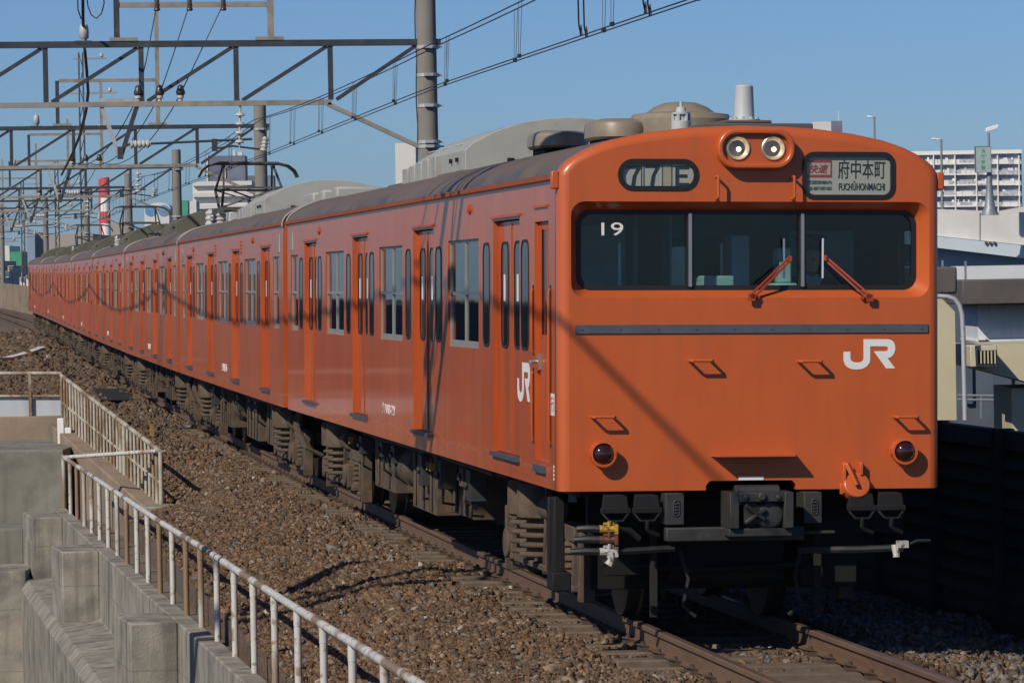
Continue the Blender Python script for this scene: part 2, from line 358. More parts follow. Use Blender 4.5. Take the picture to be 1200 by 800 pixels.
M_lens = glass('lamp glass', (.9, .9, .88))
M_dglass = mat('dark glass', (.010, .015, .020), .05, var=.1, spec=.22, bump=.01, bscale=2)
M_refl = mat('reflector', (.92, .84, .72), .42, metal=.9, var=.06, vscale=30)
M_bulb = mat('bulb', (.95, .72, .42), .2)
M_bulb.node_tree.nodes['Principled BSDF'].inputs['Emission Color'].default_value = (1, .72, .42, 1); M_bulb.node_tree.nodes['Principled BSDF'].inputs['Emission Strength'].default_value = 5
M_tail = mat('tail lens', (.03, .006, .006), .08, coat=1, coat_r=.03)

# ------------------------------------------------------------------ text
def text_mesh(body, size, mats, parent, name, M, w=None, shear=0, extrude=.002, weight=0, h=None):
    cu = bpy.data.curves.new(name, 'FONT'); cu.body = body; cu.size = size; cu.align_x = 'CENTER'; cu.align_y = 'CENTER'; cu.extrude = extrude; cu.shear = shear; cu.offset = weight
    t = bpy.data.objects.new('tmp', cu); COL.objects.link(t); bpy.context.view_layer.update()
    me = bpy.data.meshes.new_from_object(t.evaluated_get(bpy.context.evaluated_depsgraph_get())); bpy.data.objects.remove(t)
    me.materials.clear(); me.materials.append(mats); me.name = name
    vs = np.array([v.co for v in me.vertices])
    if len(vs):
        mn, mx = vs.min(0), vs.max(0); c = (mn+mx)/2
        sx = w/(mx[0]-mn[0]) if w else 1; sy = h/(mx[1]-mn[1]) if h else (sx if not w else 1)
        for v in me.vertices: v.co = M @ Vector(((v.co.x-c[0])*sx, (v.co.y-c[1])*sy, v.co.z))
    o = bpy.data.objects.new(name, me); link(o, parent); return o
def frameM(o, ax, ay, az):
    ax, ay, az, o = map(Vector, (ax, ay, az, o))
    return Matrix(((ax.x, ay.x, az.x, o.x), (ax.y, ay.y, az.y, o.y), (ax.z, ay.z, az.z, o.z), (0, 0, 0, 1)))
FRONTM = lambda x, y, z: frameM((x, y, z), (1, 0, 0), (0, 0, 1), (0, -1, 0))
SIDEM = lambda x, y, z: frameM((x, y, z), (0, -1, 0), (0, 0, 1), (-1, 0, 0))
JR = [(290,325),(290,420),(303,463),(330,497),(380,520),(440,527),(510,518),(560,492),(590,455),(600,415),(600,265),(785,265),(800,272),(806,292),(800,312),(785,320),(640,320),(785,515),(890,515),(802,402),(845,385),(875,350),(890,305),(890,262),(875,222),(848,196),(805,185),(522,185),(522,405),(510,430),(485,443),(440,447),(400,440),(378,422),(370,395),(370,325)]
def jr_poly(wd):
    k = wd/600.; return [((x-590)*k, -(y-356)*k) for x, y in JR]

# ================================================================== TRAIN
HW, ZB, ZG = 1.415, 1.06, 3.325
HALF = [(1.415, 3.325), (1.408, 3.365), (1.38, 3.41), (1.335, 3.452), (1.25, 3.505), (1.15, 3.553), (1.0, 3.602), (.766, 3.65), (.5, 3.683), (.25, 3.699), (0, 3.704)]
TOP = HALF + [(-x, z) for x, z in HALF[-2::-1]]          # right gutter over the crown to left gutter
def roof_z(x):
    h = sorted(HALF); return float(np.interp(abs(x), [p[0] for p in h], [p[1] for p in h]))

def flank(mb, X, y0, y1, z0, z1, holes, depth, sgn):
    ys = sorted({y0, y1, *[h[0] for h in holes], *[h[1] for h in holes]}); zs = sorted({z0, z1, *[h[2] for h in holes], *[h[3] for h in holes]})
    for a, b in zip(ys, ys[1:]):
        for c, d in zip(zs, zs[1:]):
            if any(h[0] <= (a+b)/2 <= h[1] and h[2] <= (c+d)/2 <= h[3] for h in holes): continue
            q = [(X, b, c), (X, a, c), (X, a, d), (X, b, d)]
            if sgn > 0: q = q[::-1]
            mb.add(q, [(0, 1, 2, 3)])
    for a, b, c, d in holes:                                # reveals
        xi = X - sgn*depth
        for p, q in (((a, c), (b, c)), ((b, c), (b, d)), ((b, d), (a, d)), ((a, d), (a, c))):
            mb.add([(X, *p), (X, *q), (xi, *q), (xi, *p)], [(0, 1, 2, 3)])

def rounded_pane(name, parent, x, yc, zc, wy, hz, r=.09, label=None, sticker=False):
    mb = MB(); o, ax, ay, az = (x, yc, zc), (0, -1, 0), (0, 0, 1), (-1, 0, 0)
    out = rrect(-wy/2, wy/2, -hz/2, hz/2, r, 5); inn = rrect(-wy/2+.022, wy/2-.022, -hz/2+.022, hz/2-.022, r-.022, 5)
    mb.mat(0).ring(out, inn, o, ax, ay, az, .007)
    mb.mat(1).prism(inn, o, ax, ay, az, .003)
    if sticker: mb.mat(2).prism([(-.05, -.05), (.03, -.05), (.03, .16), (-.05, .16)], (x-.0035, yc, zc), ax, ay, az, .002)
    return mb.build(name, [M_rub, M_dglass, M_white], parent)

def sash_window(parent, yc, wdt, z0, z1):
    """two side-by-side double-hung sashes set in one opening"""
    f = MB(); x0, x1 = -HW+.020, -HW+.046
    def bar(a, b, c, d, dx=0): f.box(x0+dx, x1+dx, a, b, c, d)
    for k in range(2 if wdt > 1.2 else 1):
        n = 2 if wdt > 1.2 else 1
        a = yc-wdt/2+k*wdt/n; b = a+wdt/n; e = .020
        bar(a, a+e, z0, z1); bar(b-e, b, z0, z1); bar(a+e, b-e, z1-.022, z1); bar(a+e, b-e, z0, z0+.055); bar(a+e, b-e, z0+(z1-z0)*.5-.012, z0+(z1-z0)*.5+.016, -.006)
    if wdt > 1.2: bar(yc-.022, yc+.022, z0, z1, .0035)
    o = f.build('window', M_sash, parent)
    g = MB(); g.box(-HW+.034, -HW+.038, yc-wdt/2+.01, yc+wdt/2-.01, z0+.01, z1-.01); g.build('window_pane', M_glass, o)
    return o

def make_doors(parent, centres):
    for c in centres:
        d = MB(); x0 = -HW+.046
        d.box(x0, x0+.03, c-.66, c-.004, 1.23, 3.05); d.box(x0, x0+.03, c+.004, c+.66, 1.23, 3.05)
        d.box(x0-.010, x0-.001, c-.014, c+.014, 1.25, 3.03)
        do = d.build('door', M_flank, parent)
        for k in (-1, 1): rounded_pane('door_window', do, x0-.001, c+k*.325, 2.475, .36, .84, .10, sticker=True)
        s = MB(); s.box(-HW-.035, -HW+.06, c-.66, c+.66, 1.195, 1.228); s.build('door_sill', M_steelblue, parent)
        l = MB(); l.box(-HW-.018, -HW-.0015, c-.70, c+.70, 3.078, 3.10); l.build('rain_hood', M_door, parent)

def make_gutter(parent, y0, y1):
    g = MB()
    for s in (-1, 1):
        g.add([(s*(HW-.01), y0, 3.30), (s*(HW+.035), y0, 3.315), (s*(HW+.04), y0, 3.35), (s*(HW-.01), y0, 3.342), (s*(HW-.01), y1, 3.30), (s*(HW+.035), y1, 3.315), (s*(HW+.04), y1, 3.35), (s*(HW-.01), y1, 3.342)],
              [(0, 1, 5, 4), (1, 2, 6, 5), (2, 3, 7, 6), (3, 2, 1, 0), (4, 5, 6, 7)])
    return g.build('gutter', M_flank, parent)

def make_roof(parent, y0, y1, m=M_roof):
    r = MB(); n = len(TOP); ys = np.linspace(y0, y1, 26); vs = [(x*1.0, y, z) for y in ys for x, z in TOP]
    fs = [(k*n+i, k*n+i+1, (k+1)*n+i+1, (k+1)*n+i) for k in range(len(ys)-1) for i in range(n-1)]
    r.add(vs, fs)
    o = r.build('roof', m, parent, smooth=50); return o

def end_plate(mb, y, flip=False):
    lp = [(-HW, ZB), (HW, ZB)] + TOP
    mb.plate([lp], (0, y, 0), (1, 0, 0), (0, 0, 1)) if not flip else mb.plate([[(-a, b) for a, b in lp]], (0, y, 0), (-1, 0, 0), (0, 0, 1))

def ac_unit(parent, yc, m, ribs=True):
    b = MB(); L_, W_ = 1.95, .97
    prof = [(-W_, 3.56), (-W_, 3.80), (-.90, 3.86), (-.70, 3.965), (-.45, 4.05), (-.2, 4.09), (0, 4.10), (.2, 4.09), (.45, 4.05), (.70, 3.965), (.90, 3.86), (W_, 3.80), (W_, 3.56)]
    n = len(prof)
    st = [(-L_, 1.0), (-L_+.9, 1.0), (L_-1.2, 1.0), (L_-.25, .86), (L_, .72)]
    vs = []
    for y, k in st:
        for x, z in prof: vs.append((x, yc+y, 3.56+(z-3.56)*k))
    fs = [(k*n+i+1, k*n+i, (k+1)*n+i, (k+1)*n+i+1) for k in range(len(st)-1) for i in range(n-1)]
    fs += [tuple(range(n)), tuple(range(len(vs)-1, len(vs)-n-1, -1))]
    b.add(vs, fs)
    for yy in (-1.0, -.1, .8): b.bar((-.93, yc+yy, 3.868), (0, yc+yy, 4.105), .03, .012); b.bar((0, yc+yy, 4.105), (.93, yc+yy, 3.868), .03, .012)
    o = b.build('cooler', m, parent, smooth=25, bevel=.018)
    r = MB()
    for k in range(5):
        y = yc-.35+k*.5; r.box(-W_-.06, -W_+.02, y, y+.40, 3.57, 3.80-.015*k)
    r.build('cooler_louvre', m, o, bevel=.01)
    h = MB()
    for y in (yc-1.5, yc-1.1): h.cbox((-W_-.012, y, 3.72), (.03, .05, .04))
    h.cbox((-.55, yc-L_-.012, 3.70), (.06, .03, .05)); h.cbox((.3, yc-L_-.012, 3.78), (.06, .03, .05))
    h.build('latch', M_under, o)
    p = MB(); p.box(-1.0, 1.0, yc-L_-.02, yc+L_+1.5, 3.52, 3.615); p.build('cooler_base', M_roofg, parent, bevel=.01)
    return o

def roof_vent(parent, x, y, wx, ly, z0, h):
    b = MB(); pr = []
    pts = rrect(-wx/2, wx/2, -ly/2, ly/2, min(wx, ly)/2*.98, 8)
    lv = [(0.93, 0), (1, .02), (1, h*.62), (.96, h*.80), (.84, h*.93), (.62, h), (.02, h*1.03)]
    vs = [(x+px*k, y+py*k, z0+z) for k, z in lv for px, py in pts]; n = len(pts)
    fs = [(k*n+i, k*n+(i+1) % n, (k+1)*n+(i+1) % n, (k+1)*n+i) for k in range(len(lv)-1) for i in range(n)] + [tuple(range(n-1, -1, -1)), tuple(range(len(vs)-n, len(vs)))]
    b.add(vs, fs); o = b.build('roof_ventilator', M_vent, parent, smooth=30)
    l = MB(); l.box(x-wx*.36, x+wx*.36, y-ly*.36, y+ly*.36, z0-.16, z0+.005); l.build('ventilator_neck', M_under, o); return o

# ---- bogie (built once, copied)
def spring_profile(r, h, coils):
    pr = []
    for k in range(coils):
        z = h*k/coils; d = h/coils
        pr += [(r*.70, z+.0), (r*.97, z+d*.12), (r, z+d*.32), (r*.97, z+d*.52), (r*.70, z+d*.64)]
    return pr + [(r*.7, h)]
def make_bogie(parent, y, motor=True):
    b = MB()
    for s in (-1, 1):
        x = s*1.0
        b.box(x-.07, x+.07, y-1.62, y+1.62, .60, .72)
        b.box(x-.09, x+.09, y-.55, y+.55, .44, .60)
        b.box(x-.085, x+.085, y-.62, y+.62, .30, .40)
        for k in (-1, 1):
            b.box(x-.05, x+.05, y+k*1.05-.40, y+k*1.05-.34, .26, .62); b.box(x-.05, x+.05, y+k*1.05+.34, y+k*1.05+.40, .26, .62)
            b.box(x-.06, x+.06, y+k*1.05-.44, y+k*1.05+.44, .215, .265)
            b.cyl((x-.02, y+k*1.58, .48), (x+.05, y+k*1.58, .48), .11, n=12)
            b.bar((x+s*.09, y+k*.48, .28), (x+s*.09, y+k*.62, .98), .06, .05)
            b.box(x-.06, x+.06, y+k*1.75-.05, y+k*1.75+.05, .16, .70)
        b.bar((x+s*.10, y-1.2, .34), (x+s*.10, y+1.2, .31), .05)
        b.cyl((x+s*.06, y-.80, .80), (x+s*.06, y-.42, .80), .10, n=12)
    b.box(-1.05, 1.05, y-.28, y+.28, .48, .80)
    b.box(-.9, .9, y-1.68, y-1.58, .58, .70); b.box(-.9, .9, y+1.58, y+1.68, .58, .70)
    if motor:
        for k in (-1, 1): b.cyl((-.35, y+k*.66, .50), (.35, y+k*.66, .50), .27, n=14)
    bo = b.build('bogie', M_dust, parent, bevel=.008, seg=1)
    for k in (-1, 1):
        wb = MB()
        for s in (-1, 1):
            wb.mat(1).lathe((s*.50, y+k*1.05, .43), (s, 0, 0), [(.10, -.03), (.445, -.03), (.462, -.012), (.462, .004), (.438, .018), (.43, .06), (.428, .118), (.40, .12)], 36)
            wb.mat(0).lathe((s*.50, y+k*1.05, .43), (s, 0, 0), [(.40, .10), (.40, .1215), (.36, .10), (.20, .075), (.16, .13), (.02, .13)], 36)
        wb.mat(0).cyl((-1.0, y+k*1.05, .43), (1.0, y+k*1.05, .43), .075, n=12)
        wb.build('wheelset', [M_dustd, M_tread], bo)
        for s in (-1, 1):
            ab = MB(); ab.box(s*1.02-.13, s*1.02+.13, y+k*1.05-.15, y+k*1.05+.15, .30, .56); ab.cyl((s*1.10, y+k*1.05, .43), (s*1.18, y+k*1.05, .43), .125, n=16); ab.box(s*1.02-.09, s*1.02+.09, y+k*1.05-.30, y+k*1.05+.30, .265, .335)
            ab.build('axle_box', M_dust, bo, bevel=.015)
            for e in (-1, 1):
                sp = MB(); sp.lathe((s*1.02, y+k*1.05+e*.235, .33), (0, 0, 1), spring_profile(.085, .28, 5), 14); sp.build('coil_spring', M_dust, bo, smooth=60)
    for s in (-1, 1):
        for e in (-1, 1):
            sp = MB(); sp.lathe((s*1.08, y+e*.24, .40), (0, 0, 1), spring_profile(.185, .30, 4), 20); sp.build('bolster_spring', M_dust, bo, smooth=60)
            dr = MB(); dr.lathe((s*1.08, y+e*.24, .70), (0, 0, 1), [(.17, 0), (.205, .02), (.205, .26), (.19, .29), (.05, .30)], 20); dr.build('spring_drum', M_dust, bo)
    return bo

def under_box(parent, y0, y1, xo, z0, z1, xi=-.2, ribs=0, m=M_dust):
    xo -= .22; b = MB(); b.box(-xo, xi, y0, y1, z0, z1)
    for k in range(ribs):
        y = y0+(k+.5)*(y1-y0)/ribs; b.box(-xo-.025, -xo+.001, y-.03, y+.03, z0+.03, z1-.08)
    b.box(-xo-.02, -xo+.05, y0+.05, y0+.10, z1, ZB); b.box(-xo-.02, -xo+.05, y1-.10, y1-.05, z1, ZB)
    return b.build('equipment_box', m, parent, bevel=.012)
def under_tank(parent, y0, y1, r, x, z):
    b = MB(); n = 4
    b.lathe((x, y0, z), (0, 1, 0), [(r*.3, 0), (r*.8, .04), (r, .12), (r, y1-y0-.12), (r*.8, y1-y0-.04), (r*.3, y1-y0)], 20)
    for k in (.25, .75):
        y = y0+k*(y1-y0); b.lathe((x, y, z), (0, 1, 0), [(r+.008, -.03), (r+.008, .03)], 20); b.box(x-.03, x+.03, y-.02, y+.02, z+r, ZB)
    return b.build('air_tank', M_dust, parent)

def pipework(parent, seed, y0=4.4, y1=15.2):
    rr = random.Random(seed)
    for x, z, r in ((-1.12, .965, .022), (-1.02, .93, .018)):
        q = MB(); pts = [(x+rr.uniform(-.02, .02), y, z+rr.uniform(-.015, .015)) for y in np.linspace(y0, y1, 9)]; q.tube(pts, r, 6)
        for p in pts[1:-1:2]: q.cbox((p[0], p[1], (p[2]+1.0)/2 if z > .5 else p[2]+.12), (.03, .04, 1.0-p[2]+.04 if z > .5 else .28))
        q.build('air_pipe', M_dust, parent)
    for k in range(7):
        y = y0+(k+rr.random())*(y1-y0)/7; q = MB(); w_, h_ = rr.uniform(.12, .34), rr.uniform(.12, .30); q.cbox((-1.08, y, .93-h_/2), (.16, w_, h_)); q.tube([(-1.12, y, .93-h_), (-1.12, y+.04, .80-h_), (-1.0, y+.10, .62-h_*.4)], .016, 5); q.cyl((-1.16, y, .93-h_/2), (-1.19, y, .93-h_/2), .035, n=8)
        q.build('valve_box', rr.choice((M_dust, M_dust, M_couple)), parent, bevel=.008)
    for k in range(3):
        y = rr.choice((4.3, 15.3, 8.8, 11.9))+rr.uniform(-.2, .2); q = MB(); q.cbox((-1.14, y, .84), (.05, .05, .07)); q.build('cock_handle', rr.choice((M_yel, M_cockw)), parent)
def hose_set(parent, y, x=-1.0, spread=.0):
    """air hoses with coloured cocks hanging beside the coupler"""
    h = MB()
    for k, (z, c) in enumerate(((.80, 1), (.70, 2), (.59, 3))):
        h.mat(0).tube([(x-.34-.03*k, y+.03, z), (x-.24, y, z+.005), (x-.12, y-.01, z)], [.030, .036, .036], 8)
        h.mat(c).cyl((x-.13, y-.01, z), (x+.05, y-.01, z), .038, n=10); h.cyl((x-.04, y-.01, z-.03), (x-.03, y-.03, z+.075), .02, n=8)
        h.cbox((x-.04, y-.02, z+.05), (.10, .025, .022)); h.cbox((x+.03, y-.02, z), (.03, .09, .09))
    h.mat(3).tube([(x-.03, y-.03, .58), (x-.02, y-.05, .52), (x-.05, y-.05, .47)], [.04, .035, .045], 8)
    h.mat(0).tube([(x+.04, y, .80), (x+.18, y+.02, .78), (x+.28, y+.03, .70)], .03, 8); h.tube([(x+.05, y, .59), (x+.30, y, .60), (x+.62, y+.03, .61)], .032, 8)
    h.v = [((v[0]-x)*.74+x+.03, v[1], (v[2]-.69)*.78+.71) for v in h.v]
    return h.build('brake_hose', [M_hose, M_yel, M_redc, M_cockw], parent)

def coupler(parent, y, sgn=-1):
    b = MB(); f = sgn
    def bx(x0, x1, a, c, z0, z1): b.box(x0, x1, min(y+f*a, y+f*c), max(y+f*a, y+f*c), z0, z1)
    bx(-.235, -.165, .02, .34, .80, 1.06); bx(.165, .235, .02, .34, .80, 1.06); bx(-.165, .165, .02, .34, .99, 1.06); bx(-.235, .235, .02, .30, .74, .80)
    bx(-.10, .10, -.3, .22, .78, .95); b.cyl((-.165, y+f*.16, 1.055), (.165, y+f*.16, 1.055), .05, n=12)
    b.lathe((.07, y+f*.22, .895), (0, f, 0), [(.115, 0), (.115, .05), (.09, .08), (.06, .085)], 18)
    bx(-.13, .00, .20, .30, .83, .97); b.bar((-.12, y+f*.32, .97), (.03, y+f*.32, .86), .03, .03); b.bar((-.12, y+f*.32, .84), (.03, y+f*.32, .94), .03, .03)
    b.cyl((0, y+f*.34, 1.03), (0, y+f*.36, 1.03), .03, n=10)
    for k in (-.12, .12): b.cyl((k, y+f*.34, 1.025), (k, y+f*.355, 1.025), .022, n=8)
    return b.build('coupler', M_couple, parent, bevel=.012)

PITCH_D = 4.81
def body_common(root, centres, win_mid, win_end, y0, pocket):
    holes = [(c-.66, c+.66, 1.228, 3.06) for c in centres] + [(c-.885, c+.885, 2.03, 2.935) for c in win_mid] + [(c-w_/2, c+w_/2, 2.03, 2.935) for c, w_ in win_end]
    return holes

def number_plate_text(root, s, y):
    text_mesh(s, .16, M_white, root, 'car_number', SIDEM(-HW-.0015, y, 1.36), w=.95, h=.115)

def side_details(root, centres, wm, we, pockets, lead):
    make_doors(root, centres)
    for c in wm: sash_window(root, c, 1.77, 2.03, 2.935)
    for c, w_ in we: sash_window(root, c, w_, 2.03, 2.935)
    for y in pockets: rounded_pane('pocket_window', root, -HW+.002, y, 2.475, .36, .84, .10)
    for y in (centres[0]+1.9, centres[-1]-1.0):
        lm = MB(); lm.lathe((-HW+.001, y, 3.18), (-1, 0, 0), [(.042, 0), (.042, .012), (.028, .022), (.01, .024)], 12); lm.build('side_lamp', M_trim, root)

def make_mid_car(name='train_car', number='モハ103-378', label='', panto=False, acm=M_ac):
    root = empty(name); L0, L1 = 0.0, 19.5
    cs = [9.75+PITCH_D*k for k in (-1.5, -.5, .5, 1.5)]; wm = [9.75+PITCH_D*k for k in (-1, 0, 1)]; we = [(1.02, .86), (18.48, .86)]
    holes = body_common(root, cs, wm, we, L0, None)
    b = MB(); flank(b, -HW, L0+.03, L1-.03, ZB, ZG, holes, .048, -1); flank(b, HW, L0+.03, L1-.03, ZB, ZG, [(c-.88, c+.88, 2.03, 2.93) for c in wm], .05, 1)
    for y, fl in ((L0+.03, False), (L1-.03, True)): end_plate(b, y, fl)
    b.add([(-HW, L0+.03, ZB), (HW, L0+.03, ZB), (HW, L1-.03, ZB), (-HW, L1-.03, ZB)], [(3, 2, 1, 0)])
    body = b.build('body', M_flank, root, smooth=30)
    make_roof(root, L0+.03, L1-.03); make_gutter(root, L0+.03, L1-.03)
    for y in (L0+.03, L1-.03):
        eb = MB(); eb.tube([(HW+.008, y, 3.30)]+[(x*1.005, y, z+.006) for x, z in TOP]+[(-HW-.008, y, 3.30)], .018, 6); eb.build('roof_end_rib', M_rib, root)
    gg = MB(); gg.box(HW-.03, HW-.025, 4, 15.6, 2.0, 2.96); gg.build('far_side_pane', M_glass, root)
    it = MB(); it.box(-1.33, 1.33, .2, 19.3, 1.14, 1.17); it.box(-1.3, 1.3, .2, 19.3, 3.22, 3.25); it.build('interior', M_sash, root)
    pk = [c+s*1.01 for c in cs for s in (-1, 1)][1:-1]
    side_details(root, cs, wm, we, pk, False)
    dp = MB()
    for y in (.62, 18.88): dp.box(-HW-.008, -HW-.001, y-.17, y+.17, 2.98, 3.22)
    dp.build('side_board', M_sash, root, bevel=.01)
    cn = MB()
    for y in (cs[1]-.95, cs[3]-.95, cs[2]-.95): 
        for z in (3.02, 3.07, 3.12, 3.17): cn.box(-HW-.02, -HW-.001, y-.06, y+.06, z, z+.025)
    cn.build('louvre', M_door, root)
    number_plate_text(root, number, 9.75-.3)
    ac_unit(root, 9.75, acm)
    if not panto:
        for y, ln in ((2.2, .6), (3.9, .6), (5.7, 1.5)):
            rb = MB(); rb.box(-.55, .05, y-ln/2, y+ln/2, roof_z(.5)-.03, roof_z(0)+.14); rb.build('roof_box', acm, root, bevel=.03)
    make_bogie(root, 2.85, True); make_bogie(root, 16.65, True)
    for a, c, xo, z0, z1, rb in ((4.9, 6.3, 1.28, .36, .98, 2), (6.5, 7.2, 1.22, .45, .95, 0), (7.4, 9.4, 1.30, .34, 1.0, 4), (9.6, 10.6, 1.2, .42, .96, 2), (12.3, 14.4, 1.30, .36, 1.0, 5)): under_box(root, a, c, xo, z0, z1, ribs=rb)
    under_tank(root, 10.8, 12.1, .2, -.92, .72)
    sk = MB(); sk.box(-1.22, 1.22, .1, 19.4, 1.0, ZB-.003); sk.build('underframe', M_under, root)
    for y in (.35, .55, .8, 18.7, 18.95, 19.15):
        pp = MB(); pp.tube([(-1.15, y, 1.0), (-1.2, y+.03, .8), (-1.1, y-.06, .55), (-.9, y-.05, .45)], .028, 6); pp.build('jumper_cable', M_dust, root)
    hose_set(root, 19.45, -.75)
    coupler(root, 19.3, 1); coupler(root, .2, -1); pipework(root, sum(map(ord, number)))
    if panto:
        pb = MB(); yc = 2.25
        for s in (-1, 1):
            for e in (-1, 1): pb.mat(1).lathe((s*.55, yc+e*.75, roof_z(.55)-.02), (0, 0, 1), [(.07, 0), (.10, .04), (.06, .07), (.10, .11), (.06, .14), (.10, .18), (.05, .22)], 12)
        pb.mat(0)
        for s in (-1, 1): pb.box(s*.55-.04, s*.55+.04, yc-.95, yc+.95, 3.86, 3.93)
        for e in (-.75, .75): pb.box(-.6, .6, yc+e-.035, yc+e+.035, 3.93, 3.99)
        H = 4.74
        for s in (-1, 1):
            for e in (-1, 1):
                pb.bar((s*.50, yc+e*.35, 3.99), (s*.52, yc+e*1.05, 4.33), .045); pb.bar((s*.52, yc+e*1.05, 4.33), (s*.45, yc+e*.16, H), .035)
        for e in (-1, 1):
            pb.bar((-.5, yc+e*.35, 3.99), (.52, yc+e*1.05, 4.33), .025); pb.bar((.5, yc+e*.35, 3.99), (-.52, yc+e*1.05, 4.33), .025); pb.bar((-.52, yc+e*1.05, 4.33), (.52, yc+e*1.05, 4.33), .035)
        for e in (-1, 1):
            pts = [(-.90, yc+e*.15, H-.20), (-.84, yc+e*.15, H-.08), (-.72, yc+e*.15, H+.01), (-.58, yc+e*.15, H+.045), (.58, yc+e*.15, H+.045), (.72, yc+e*.15, H+.01), (.84, yc+e*.15, H-.08), (.90, yc+e*.15, H-.20)]
            pb.tube(pts, .025, 6); pb.box(-.55, .55, yc+e*.15-.03, yc+e*.15+.03, H+.045, H+.08)
        for s in (-1, 1): pb.bar((s*.45, yc-.2, H), (s*.45, yc+.2, H), .05)
        pb.build('pantograph', [M_panto, M_porc], root)
        ar = MB(); ar.lathe((-.5, 4.6, roof_z(.5)), (0, 0, 1), [(.10, 0), (.13, .05), (.09, .10), (.13, .15), (.09, .2), (.13, .25), (.06, .32)], 14); ar.box(-.2, .5, 4.2, 5.0, 3.68, 3.95); ar.build('arrester', M_lgrey, root, bevel=.02)
    return root

